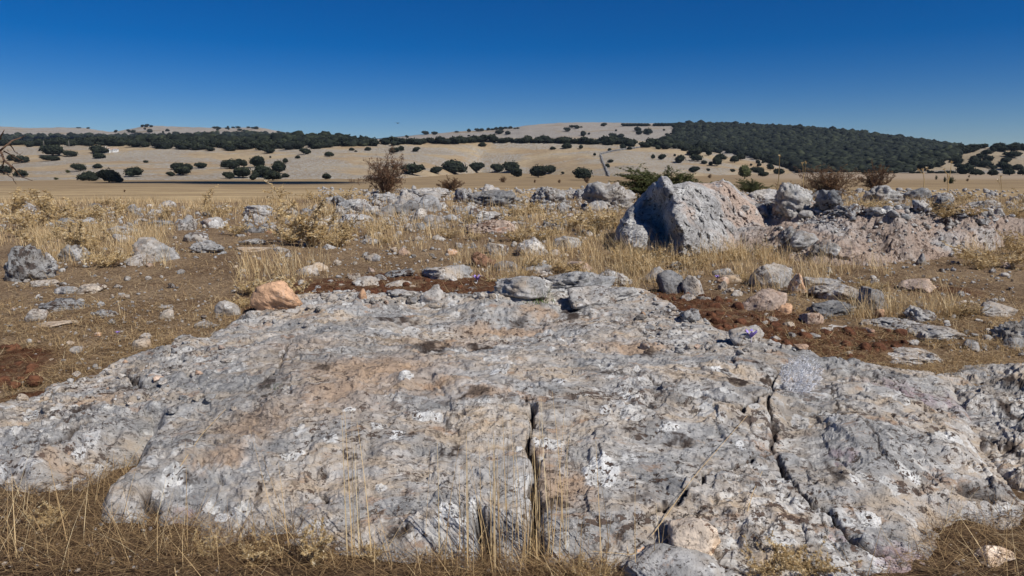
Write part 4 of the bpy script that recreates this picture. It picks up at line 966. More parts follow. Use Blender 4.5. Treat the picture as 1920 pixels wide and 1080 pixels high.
tuft('grass_tuft', 330, 1060, 9, 130, (90, 260), 'loose leaning stalks at the lower left', lean=(.2, .7), tr=(.55, .2))
tuft('grass_tuft', 90, 1020, 12, 150, (90, 220), 'loose dry stalks in the lower left corner', lean=(.2, .8), tr=(.5, .2))
tuft('grass_tuft', 1855, 1050, 10, 120, (60, 130), 'flattened dry stalks in the lower right corner', lean=(.7, 1.4), tr=(.55, .2))
tuft('green_grass_tuft', 1006, 565, 26, 34, (22, 46), 'small fresh green grass tuft behind the slab', mat='fresh', tr=(.5, .3), lean=(0, .7), w=.004)
tuft('green_grass_tuft', 1395, 470, 40, 60, (14, 30), 'olive green grass tuft at the right foot of the largest boulder', mat='fresh', tr=(.4, .3), lean=(0, .9), w=.005)
tuft('green_grass_tuft', 524, 722, 16, 30, (6, 16), 'tiny green and brown herb sprouting in a hollow of the slab', mat='fresh', tr=(.2, .3), lean=(.3, 1.2), w=.002)

# ------------------------------------------------------------------ tubes, twigs, thistles
def tube(path, radii, sides=4):
    path = np.asarray(path, float); n = len(path); tg = np.gradient(path, axis=0); tg /= np.linalg.norm(tg, axis=1)[:, None] + 1e-9
    up = np.array([0.3, 0.9, 0.2]); a = np.cross(tg, up); a /= np.linalg.norm(a, axis=1)[:, None] + 1e-9; b = np.cross(tg, a)
    V = []
    for k in range(sides):
        t = 2 * np.pi * k / sides; V.append(path + (a * math.cos(t) + b * math.sin(t)) * np.asarray(radii)[:, None])
    V = np.stack(V, 1).reshape(-1, 3); F = []
    for i in range(n - 1):
        for k in range(sides): F.append((i * sides + k, i * sides + (k + 1) % sides, (i + 1) * sides + (k + 1) % sides, (i + 1) * sides + k))
    return V, np.array(F)
class Acc:
    def __init__(s): s.V, s.F, s.T, s.n = [], [], [], 0
    def add(s, V, F, t=0.5):
        if len(F) == 0: return
        F = np.asarray(F)
        if F.shape[1] == 3: F = np.concatenate([F, F[:, 2:3]], 1)
        s.V.append(V); s.F.append(F + s.n); s.T.append(np.full(len(V), t) if np.isscalar(t) else t); s.n += len(V)
    def mesh(s, name, mat, smooth=False):
        V = np.concatenate(s.V); F = np.concatenate(s.F); T = np.concatenate(s.T)
        tri = F[:, 2] == F[:, 3]
        me = bpy.data.meshes.new(name)
        me.from_pydata(V.tolist(), [], [f[:3] if t else f for f, t in zip(F.tolist(), tri.tolist())])
        a = me.attributes.new('tint', 'FLOAT', 'POINT'); a.data.foreach_set('value', T.astype(np.float32))
        if smooth: me.polygons.foreach_set('use_smooth', np.ones(len(me.polygons), bool))
        me.materials.append(mat); return me
def spiny_leaf(acc, rs, base, dr, L, w, lobes=4):
    dr = dr / np.linalg.norm(dr); up = rs.normal(size=3); sd = np.cross(dr, up); sd /= np.linalg.norm(sd) + 1e-9; nr = np.cross(sd, dr)
    mid = [base + dr * L * t + nr * L * (0.35 * math.sin(t * 2.2) - .1 * t) for t in np.linspace(0, 1, lobes + 2)]
    V = list(mid); F = []
    for i in range(lobes):
        ww = w * (1 - 0.5 * i / lobes) * rs.uniform(.7, 1.2)
        for sg in (-1, 1):
            V.append(mid[i] + (mid[i + 1] - mid[i]) * 1.1 + sd * sg * ww + nr * rs.uniform(-.4, .5) * ww); k = len(V) - 1
            F.append((i, i + 1, k))
            V.append(mid[i + 1] + sd * sg * ww * .35); F.append((i + 1, k, len(V) - 1))
    F.append((lobes, lobes + 1, lobes - 1))
    acc.add(np.array(V), np.array(F), float(np.clip(rs.normal(.6, .22), 0, 1)))
def thistle_proto(seed, nst, H, R0, nleaf, lsize, head=True):
    rs = np.random.RandomState(seed); st, lf, hd = Acc(), Acc(), Acc()
    def stem(p, d, L, r, lev):
        n = 6; path = [p]; dd = d.copy()
        for i in range(n): dd = dd + rs.normal(0, .12, 3); dd /= np.linalg.norm(dd); path.append(path[-1] + dd * L / n)
        V, F = tube(path, np.linspace(r, r * .5, n + 1), 4); st.add(V, F, .55)
        for i in range(1, n + 1):
            for _ in range(nleaf):
                o = rs.normal(size=3) * np.array([1, 1, .6]) + dd * .5; spiny_leaf(lf, rs, path[i], o, lsize * rs.uniform(.5, 1.2), lsize * .3)
            if lev < 1 and rs.rand() < .55: stem(path[i], dd * .5 + rs.normal(size=3) * np.array([.8, .8, .3]) + np.array([0, 0, .4]), L * .45, r * .6, lev + 1)
        if head:
            for _ in range(7): spiny_leaf(hd, rs, path[-1], rs.normal(size=3) + dd * .8, lsize * .45, lsize * .16, 2)
    for k in range(nst):
        a = rs.uniform(0, 6.28); d = np.array([math.cos(a) * R0, math.sin(a) * R0, 1.0]) * rs.uniform(.6, 1)
        stem(np.array([math.cos(a), math.sin(a), 0]) * .03 * H, d / np.linalg.norm(d), H * rs.uniform(.6, 1.05), .004 * H / .3, 0)
    return [('stems', st.mesh('stems', M['thistle'])), ('spiny_leaves', lf.mesh('spiny_leaves', M['thistle'])), ('flower_heads', hd.mesh('flower_heads', M['thistle']))]
TH = [thistle_proto(s, n, 1.0, r, nl, ls) for s, n, r, nl, ls in ((1, 9, .8, 4, .12), (2, 12, 1.1, 4, .11), (3, 5, .5, 4, .14), (4, 14, 1.6, 4, .12), (5, 3, .25, 3, .11))]
def thistle(px, py, h, v, label, name='thistle', rot=0, stretch=1.0, grp=None):
    b = base_at(px, py); s = h * b.y / 1280 / .98; rt = empty(name, b, rot, s); rt.scale = (s * stretch, s * stretch, s)
    for nm, me in TH[v]: link(nm, me, rt)
    return tag(rt, label, 'thistle', grp)
THL = [
 (588, 462, 76, 0, 'largest golden thistle clump left of centre, beside the pale rock mass', 1.1), (545, 455, 46, 1, 'golden thistle clump on the left side of the largest one', 1.2), (632, 462, 46, 1, 'golden thistle clump between the largest one and the overhanging ledge', 1.2),
 (520, 560, 62, 3, 'yellow thistle bush directly behind the orange boulder', 1.0), (470, 553, 40, 1, 'low yellow thistle left of the bush behind the orange boulder', 1.1), (455, 575, 26, 3, 'tiny spiny thistle behind the white pyramid stone', 1.0),
 (60, 430, 50, 1, 'golden thistle in the tall grass at the far left', 1.3), (105, 412, 48, 0, 'golden thistle behind the dark grey flattish rock at the left', 1.3), (170, 415, 40, 1, 'golden thistle in the left grass right of the dark grey flattish rock', 1.3), (20, 405, 42, 0, 'golden thistle against the field at the left edge', 1.3), (220, 405, 30, 2, 'small brown headed thistle against the field on the left', 1.0),
 (165, 478, 56, 0, 'dry thistle between the left edge rocks and the blocky rock', 1.2), (200, 500, 40, 1, 'dark gold thistle at the left foot of the blocky rock', 1.2), (320, 482, 24, 3, 'little thistle at the right foot of the blocky rock', 1.0),
 (445, 440, 30, 1, 'small golden thistle left of the small orange stone', 1.1), (650, 448, 40, 0, 'golden thistle under the overhanging ledge', 1.1), (705, 440, 32, 1, 'small golden thistle right of the overhanging ledge', 1.1),
 (385, 392, 38, 4, 'tall single umbrella shaped dry flower stalk against the left field', 1.4), (522, 385, 40, 4, 'tall single dry flower stalk left of the reddish shrub', 1.4),
 (1060, 430, 42, 1, 'golden thistle in the tall grass at centre right', 1.4), (1110, 440, 44, 0, 'golden thistle left of the largest boulder in the tall grass', 1.4), (1020, 450, 36, 1, 'golden thistle above the white squarish rock', 1.3), (1180, 495, 46, 3, 'orange thistle at the left foot of the largest boulder', 1.3), (1222, 505, 36, 1, 'orange thistle below the shadowed face of the largest boulder', 1.3),
 (1250, 540, 22, 3, 'small thistle between the pale triangular stone and the dark block', 1.0), (998, 505, 36, 3, 'yellow thistle at the foot of the white squarish rock', 1.0), (928, 532, 26, 3, 'golden dried leaf clump left of the large grey outcrop block', 1.0), (1165, 528, 22, 3, 'small golden thistle growing on the mottled grey rock', 1.0), (985, 522, 24, 1, 'yellow thistle above the large grey outcrop block', 1.1),
 (1300, 500, 32, 1, 'golden thistle in front of the largest boulder at its right', 1.3), (1350, 492, 26, 3, 'low thistle under the rounded right flank of the largest boulder', 1.2),
 (1870, 500, 48, 3, 'wide yellow thistle bush on the path at the right', 1.5), (1905, 480, 40, 0, 'yellow thistle at the right edge behind the wide bush', 1.3), (1840, 505, 24, 1, 'small pale thistle in front of the wide yellow bush', 1.1),
 (1400, 528, 24, 1, 'small thistle on the left of the big rounded pale boulder', 1.1), (1640, 545, 32, 3, 'spiny thistle above the pointed dark rock', 1.0), (1800, 590, 34, 3, 'golden thistle between the white hump and the smooth cracked rock', 1.1), (1770, 408, 28, 1, 'golden thistle below the dark jagged rock', 1.3), (1820, 405, 26, 1, 'golden thistle left of the low grey slab near the right edge', 1.3),
 (590, 1060, 95, 2, 'pale upright thistle standing at the foot of the slab, left of the crack', .6), (480, 1045, 50, 3, 'low curled dry thistle at the foot of the slab on the left', 1.0), (390, 1040, 44, 1, 'small dry thistle in front of the left half of the slab', 1.0), (95, 985, 46, 3, 'flat dry thistle leaf rosette in the left corner grass', .9), (700, 1050, 40, 1, 'small feathery thistle beside the few very tall stems', .8),
 (1100, 1085, 50, 3, 'dry thistle at the bottom edge near the crack', 1.0), (1440, 1075, 62, 3, 'cream thistle right of the smooth cream block at the bottom', 1.0), (1520, 1072, 70, 3, 'large pale spiny leaved thistle at the bottom edge', 1.0), (1040, 1085, 40, 1, 'small dry thistle at the bottom of the vertical crack', .8),
]
for i, (px, py, h, v, lab, st_) in enumerate(THL): thistle(px, py, h, v, lab, rot=i * 1.7, stretch=st_)
# filler thistles through the golden patches: a group nothing tells apart
for i in range(46):
    x0, x1, y0, y1, w = random.choices(GOLD[:13], [g[4] for g in GOLD[:13]])[0]
    px, py = random.uniform(x0, x1), random.uniform(y0 + 15, y1)
    if g_hit(px, py)[1] > 20: continue
    thistle(px, py, random.uniform(16, 34), random.choice([0, 1, 1, 3]), 'small golden thistle mixed into the tall dry grass', rot=random.uniform(0, 6), stretch=1.2, grp='small thistles in the dry grass')

# shrubs of fine twigs
def shrub_meshes(seed, nst, spread, leafn, leafs, twmat, lfmat, lev=3, droop=0.0, r0=.012):
    rs = np.random.RandomState(seed); tw, lf = Acc(), Acc()
    def grow(p, d, L, r, l):
        n = 5; path = [p]; dd = d / np.linalg.norm(d)
        for i in range(n): dd = dd + rs.normal(0, .13, 3) + np.array([0, 0, -droop]); dd /= np.linalg.norm(dd); path.append(path[-1] + dd * L / n)
        V, F = tube(path, np.linspace(r, r * .45, n + 1), 3); tw.add(V, F, .5)
        if l > 0:
            for i in range(1, n + 1):
                if rs.rand() < .85: grow(path[i], dd + rs.normal(0, .55, 3), L * rs.uniform(.35, .6), r * .5, l - 1)
        if l <= 1:
            for i in range(1, n + 1):
                for _ in range(leafn):
                    c = path[i] + rs.normal(0, .02, 3); a = rs.normal(size=3); a /= np.linalg.norm(a); b = np.cross(a, rs.normal(size=3)); b /= np.linalg.norm(b) + 1e-9; s = leafs * rs.uniform(.5, 1.3)
                    lf.add(np.array([c - a * s, c - b * s * .5, c + a * s, c + b * s * .5]), np.array([[0, 1, 2, 3]]), float(np.clip(rs.normal(.5, .25), 0, 1)))
    for k in range(nst):
        a = rs.uniform(0, 6.28); q = rs.uniform(.1, 1) * spread; grow(np.array([math.cos(a) * .04, math.sin(a) * .04, -.02]), np.array([math.cos(a) * q, math.sin(a) * q, 1.0]), rs.uniform(.55, .85), r0, lev)
    out = [('branches', tw.mesh('branches', M[twmat]))]
    if leafn: out.append(('leaves', lf.mesh('leaves', M[lfmat])))
    return out
def shrub(name, px, py, w, h, meshes, label, cat='shrub', sink=0.0, D=None, lean=0):
    if D: b = Vector(at(px, py, D).tolist())
    else: b = far_hit(px, py)
    h, w = h * .8, w * .8
    s = h * b.y / 1280 / .98; rt = empty(name, (b.x, b.y, b.z - sink)); rt.scale = (s * w / h, s * w / h * .8, s); rt.rotation_euler = (0, lean, random.uniform(-.5, .5))
    for nm, me in meshes: link(nm, me, rt)
    return tag(rt, label, cat)
BR = shrub_meshes(21, 26, .6, 5, .017, 'twig', 'rustleaf', 2, r0=.010)
BR2 = shrub_meshes(22, 34, .8, 5, .016, 'twig', 'brownleaf', 2, r0=.011)
BR3 = shrub_meshes(23, 20, .9, 6, .024, 'twig', 'brownleaf', 2)
GR = shrub_meshes(24, 40, .75, 9, .020, 'twig', 'green', 2)
BARE = shrub_meshes(25, 6, .9, 0, .01, 'greytwig', 'brownleaf', 2, r0=.012)
shrub('brown_shrub', 722, 366, 84, 84, BR, 'tall reddish brown twiggy shrub on the rim left of centre')
shrub('brown_shrub', 848, 358, 42, 26, BR3, 'small dark brown bush behind the centre rocks')
shrub('brown_shrub', 1556, 368, 92, 62, BR2, 'wide dark brown twiggy shrub behind the tall fissured rock')
shrub('brown_shrub', 1645, 358, 44, 50, BR3, 'rounded rusty brown bush standing alone on the right')
shrub('brown_shrub', 1478, 362, 44, 20, BR2, 'low brown twigs left of the wide dark brown shrub')
shrub('green_shrub', 1232, 373, 145, 58, GR, 'wide dark green shrub growing behind the largest boulder')
shrub('green_shrub', 1405, 362, 46, 26, GR, 'low green shrub right of the largest boulder')
shrub('green_shrub', 1300, 362, 60, 24, GR, 'low green shrub peeping over the pinkish flank of the largest boulder')
shrub('bare_shrub', 1186, 360, 40, 58, BARE, 'leafless grey twigs rising above the left end of the green shrub')
def branch_path(acc, pts, D, r0, r1, sub=6):
    pts = np.array(pts, float); n = len(pts); t = np.linspace(0, n - 1, n * sub); x = np.interp(t, range(n), pts[:, 0]); y = np.interp(t, range(n), pts[:, 1])
    w = at(x, y, np.full(len(t), D) + 0.12 * np.sin(t * 1.7)); w += 0.006 * np.stack([noise3(w * 9), noise3(w * 9 + 5), noise3(w * 9 + 11)], 1)
    V, F = tube(w, np.linspace(r0, r1, len(t)), 5); acc.add(V, F)
thr = empty('thorn_tree', (float(at(-150, 480, 4.6)[0]), 4.6, .1)); thr.location = (0, 0, 0)
tag(thr, 'bare thorny branches reaching in at the left edge below the skyline', 'tree')
ac = Acc(); tr_ = Acc()
bt = base_at(-150, 520); branch_path(tr_, [(-150, 560), (-140, 420), (-90, 330), (-40, 300)], 4.6, .03, .014)
branch_path(ac, [(-90, 330), (-40, 318), (-5, 285), (10, 272), (30, 262), (48, 254)], 4.6, .011, .0025)
branch_path(ac, [(-40, 300), (-6, 270), (3, 252), (8, 243)], 4.6, .008, .002)
branch_path(ac, [(-60, 300), (0, 282), (8, 302), (22, 313), (28, 318), (40, 332), (60, 338)], 4.6, .010, .002)
branch_path(ac, [(8, 284), (20, 290), (34, 298), (45, 304)], 4.6, .005, .0015)
branch_path(ac, [(-40, 330), (0, 318), (14, 326), (24, 334), (31, 345)], 4.6, .006, .0015)
branch_path(ac, [(8, 302), (6, 312), (-4, 330)], 4.6, .005, .0015)
branch_path(ac, [(20, 272), (27, 284), (36, 290)], 4.6, .004, .0012)
rs_ = np.random.RandomState(5)
for k in range(26):
    x = rs_.uniform(-20, 40); y = 262 + x * .6 + rs_.uniform(0, 46); branch_path(ac, [(x, y), (x + rs_.uniform(-7, 9), y + rs_.uniform(-9, 9))], 4.6 + .1 * rs_.rand(), .0022, .0008, 2)
link('trunk', tr_.mesh('trunk', M['bark']), thr); link('branches', ac.mesh('branches', M['twig']), thr)
# dry forked stalks against the sky and the field
def stalk(px, py, top, label, forks=(), r=.006, D=None, bx=0, heads=True):
    b = base_at(px, py); D = b.y; A = Acc(); H = Acc(); path = [(px, py + 2), (px + bx * .5 + 2, (py + top) / 2), (px + bx, top)]
    s = D / 1280
    branch_path(A, path, D, r * s * 120, r * s * 60)
    for (fx, fy, tx, ty) in forks: branch_path(A, [(fx, fy), ((fx + tx) / 2 + 1, (fy + ty) / 2 + 2), (tx, ty)], D, r * s * 80, r * s * 40, 3)
    for (tx, ty) in [(px + bx, top)] + [(f[2], f[3]) for f in forks]:
        c = at(tx, ty, D)
        for _ in range(8): spiny_leaf(H, rs_, c, rs_.normal(size=3), 4 * s, 1.5 * s, 2)
    rt = empty('dry_stalk', (0, 0, 0)); tag(rt, label, 'dry stalk'); link('stem', A.mesh('stem', M['thistle']), rt); link('seed_heads', H.mesh('seed_heads', M['thistle']), rt)
stalk(1452, 400, 292, 'tallest single dry stalk rising against the dark wooded hill', bx=10, r=.010)
stalk(1775, 372, 330, 'forked dry stalk, right one of the tall pair in front of the right field', [(1777, 345, 1784, 304), (1778, 328, 1770, 318)], bx=2, r=.010)
stalk(1732, 356, 318, 'forked dry stalk, left one of the tall pair in front of the right field', [(1731, 326, 1722, 318), (1731, 326, 1738, 315)], bx=-2, r=.008)
stalk(1876, 375, 332, 'thin dark dry stalk near the right edge in front of the field', [(1876, 350, 1871, 338)], r=.006)
stalk(1505, 372, 306, 'dry stalk with seed heads in front of the wide brown shrub', [(1505, 340, 1511, 304)], r=.006)

# crocuses
def crocus(px, py, h, label, w=1.0):
    b = base_at(px, py); s = h * b.y / 1280; rt = empty('crocus', b); A = Acc(); V, F = tube([(0, 0, 0), (0, 0, s * .3), (s * .02, 0, s * .5)], [s * .05] * 3, 6); A.add(V, F)
    link('stem', A.mesh('stem', M['palestem'], True), rt)
    for k in range(6):
        a = k * math.pi / 3 + .2; P_ = Acc(); V = []; F = []
        for i in range(6):
            t = i / 5; r = s * (.05 + .48 * t * (1 if k % 2 else .85)); z = s * (.42 + .62 * t - .12 * t * t); ww = s * .15 * math.sin(math.pi * min(.95, .15 + .8 * t)) * w
            for sg in (-1, 0, 1):
                rr = r - (0.0 if sg else s * .04); V.append((rr * math.cos(a) - sg * ww * math.sin(a), rr * math.sin(a) + sg * ww * math.cos(a), z))
        for i in range(5):
            for j in range(2): F.append((i * 3 + j, i * 3 + j + 1, (i + 1) * 3 + j + 1, (i + 1) * 3 + j))
        P_.add(np.array(V), np.array(F)); link('petal', P_.mesh('petal', M['petal'], True), rt)
    S = Acc(); V, F = tube([(0, 0, s * .45), (0, 0, s * .8)], [s * .03, s * .02], 5); S.add(V, F); link('stamen', S.mesh('stamen', M['stamen'], True), rt)
    return tag(rt, label, 'flower')
crocus(1408, 642, 26, 'violet crocus in front of the dark grey rounded rock at the slab edge')
crocus(895, 532, 18, 'violet crocus right of the broad rounded grey rock behind the slab')
crocus(1345, 527, 12, 'small violet crocus beside the cream stones on the right')
crocus(221, 629, 9, 'tiny violet crocus on the straw left of the slab')

def stray(pts, label, r=.0011, h=.0):
    A = Acc(); P3 = []
    for (x, y) in pts:
        q = MAINB.ray_cast(Vector(EYE.tolist()), Vector(ray(x, y).tolist()).normalized()); b = q[0] if q[0] is not None else Vector(hit1(x, y).tolist()); P3.append(np.array(b[:]) + np.array([0, -.004, .012 + h]))
    P3 = np.array(P3); t = np.linspace(0, len(P3) - 1, 14); P = np.stack([np.interp(t, range(len(P3)), P3[:, k]) for k in range(3)], 1)
    V, F = tube(P, np.linspace(r, r * .6, 14), 5); A.add(V, F, .75); o = link('straw_stalk', A.mesh('straw_stalk', M['straw'])); tag(o, label, 'straw')
stray([(1222, 1010), (1300, 900), (1400, 785)], 'long pale straw lying diagonally over the right half of the slab')
stray([(340, 880), (380, 820), (425, 772)], 'thin straw lying diagonally on the left half of the slab')
stray([(1400, 965), (1410, 930), (1428, 890)], 'short straw leaning on the slab right of the long diagonal one')
stray([(1230, 480 + 560), (1180, 1046), (1110, 1040)], 'curved straw lying at the foot of the slab right of the crack')
# cobweb in the hollow of the slab
def cobweb():
    hits = []; rs = np.random.RandomState(9); A = Acc()
    for k in range(1500):
        a = rs.uniform(0, 6.28); q = rs.rand() ** .6; px = 1502 + 40 * q * math.cos(a); py = 704 + 34 * q * math.sin(a)
        h = MAINB.ray_cast(Vector(EYE.tolist()), Vector(ray(px, py).tolist()).normalized())
        if h[0] is None: continue
        p = np.array(h[0][:]); d = np.array([rs.normal(0, .5), rs.normal(0, .5), abs(rs.normal(.5, .35))]); d /= np.linalg.norm(d); L = rs.uniform(.006, .022)
        V, F = tube([p, p + d * L * .5 + rs.normal(0, .002, 3), p + d * L], [.0008, .0006, .0004], 3); A.add(V, F)
    o = link('cobweb', A.mesh('cobweb', M['web'])); tag(o, 'fuzzy white cobweb patch filling a hollow on the right of the slab', 'cobweb')
cobweb()

# ------------------------------------------------------------------ trees
def crown_mesh(seed, flat=0.62, nblob=9, nleaf=1500, leaf=.055, rnd=.9):
    """a domed, clumpy holm oak crown, 1 wide; leaf sized faces on a lumpy core"""
    rs = np.random.RandomState(seed); A = Acc(); B = []
    for k in range(nblob):
        a = rs.uniform(0, 6.28); q = rs.rand() ** .6 * .30; B.append((np.array([math.cos(a) * q, math.sin(a) * q, rs.uniform(.24, .56) * flat]), rs.uniform(.15, .26)))
    B.append((np.array([0, 0, .42 * flat]), .34))
    N, F = ico(2)
    for c, r in B:
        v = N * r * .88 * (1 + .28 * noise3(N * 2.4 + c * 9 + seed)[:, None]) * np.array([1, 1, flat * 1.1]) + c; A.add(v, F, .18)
    per = nleaf // len(B)
    for c, r in B:
        for _ in range(per):
            n = rs.normal(size=3); n /= np.linalg.norm(n)
            if n[2] < -.55: continue
            rr = r * rs.uniform(.82, 1.12) * (1 + .2 * noise3((n * 2.4 + c * 9 + seed)[None])[0]); p = c + n * rr * np.array([1, 1, flat * 1.1])
            a = np.cross(n, rs.normal(size=3)); a /= np.linalg.norm(a) + 1e-9; b = np.cross(n, a) + n * rs.uniform(-.5, .8); s = leaf * rs.uniform(.4, 1.0)
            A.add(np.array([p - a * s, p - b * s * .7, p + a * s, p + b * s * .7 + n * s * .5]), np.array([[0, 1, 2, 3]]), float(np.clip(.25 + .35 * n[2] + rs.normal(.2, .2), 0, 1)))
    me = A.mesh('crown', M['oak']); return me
def trunk_mesh(seed, flat):
    rs = np.random.RandomState(seed); A = Acc()
    V, F = tube([(0, 0, -.15), (.01, 0, .06), (.0, .01, flat * .4)], [.045, .032, .024], 6); A.add(V, F)
    for k in range(5):
        a = k * 1.26 + rs.uniform(-.3, .3); V, F = tube([(0, 0, flat * .16), (math.cos(a) * .1, math.sin(a) * .1, flat * .32), (math.cos(a) * .24, math.sin(a) * .24, flat * .5)], [.02, .014, .008], 4); A.add(V, F)
    return A.mesh('trunk', M['bark'])
OAK = [(crown_mesh(31 + k, fl, nb), trunk_mesh(31 + k, fl), fl) for k, (fl, nb) in enumerate([(.55, 10), (.62, 9), (.75, 8), (.68, 12), (.5, 11), (.8, 9)])]
OAKC = [0]
def oak(px, py, w, h, label, group=None, parts=True, kind=None, mat=None, lift=0.02):
    b = far_hit(px, py + 0.5)
    if b is None: return None
    OAKC[0] += 1; v = min(range(6), key=lambda i: abs(OAK[i][2] - h / w) + random.uniform(0, .18)) if kind is None else kind
    s = 1.2 * w * b.y / 1280 / .98; H = h / w / (OAK[v][2] * 1.02)
    if not parts:
        o = link('holm_oak', OAK[v][0]); o.location = b; o.scale = (s, s, s * H); o.rotation_euler = (0, 0, random.uniform(0, 6.28)); return tag(o, label, 'tree', group)
    rt = empty('holm_oak', b, random.uniform(0, 6.28)); rt.scale = (s, s, s * H)
    cr = link('crown', OAK[v][0], rt); link('trunk', OAK[v][1], rt)
    return tag(rt, label, 'tree', group)
G_S = 'single oaks on the pale hillside'
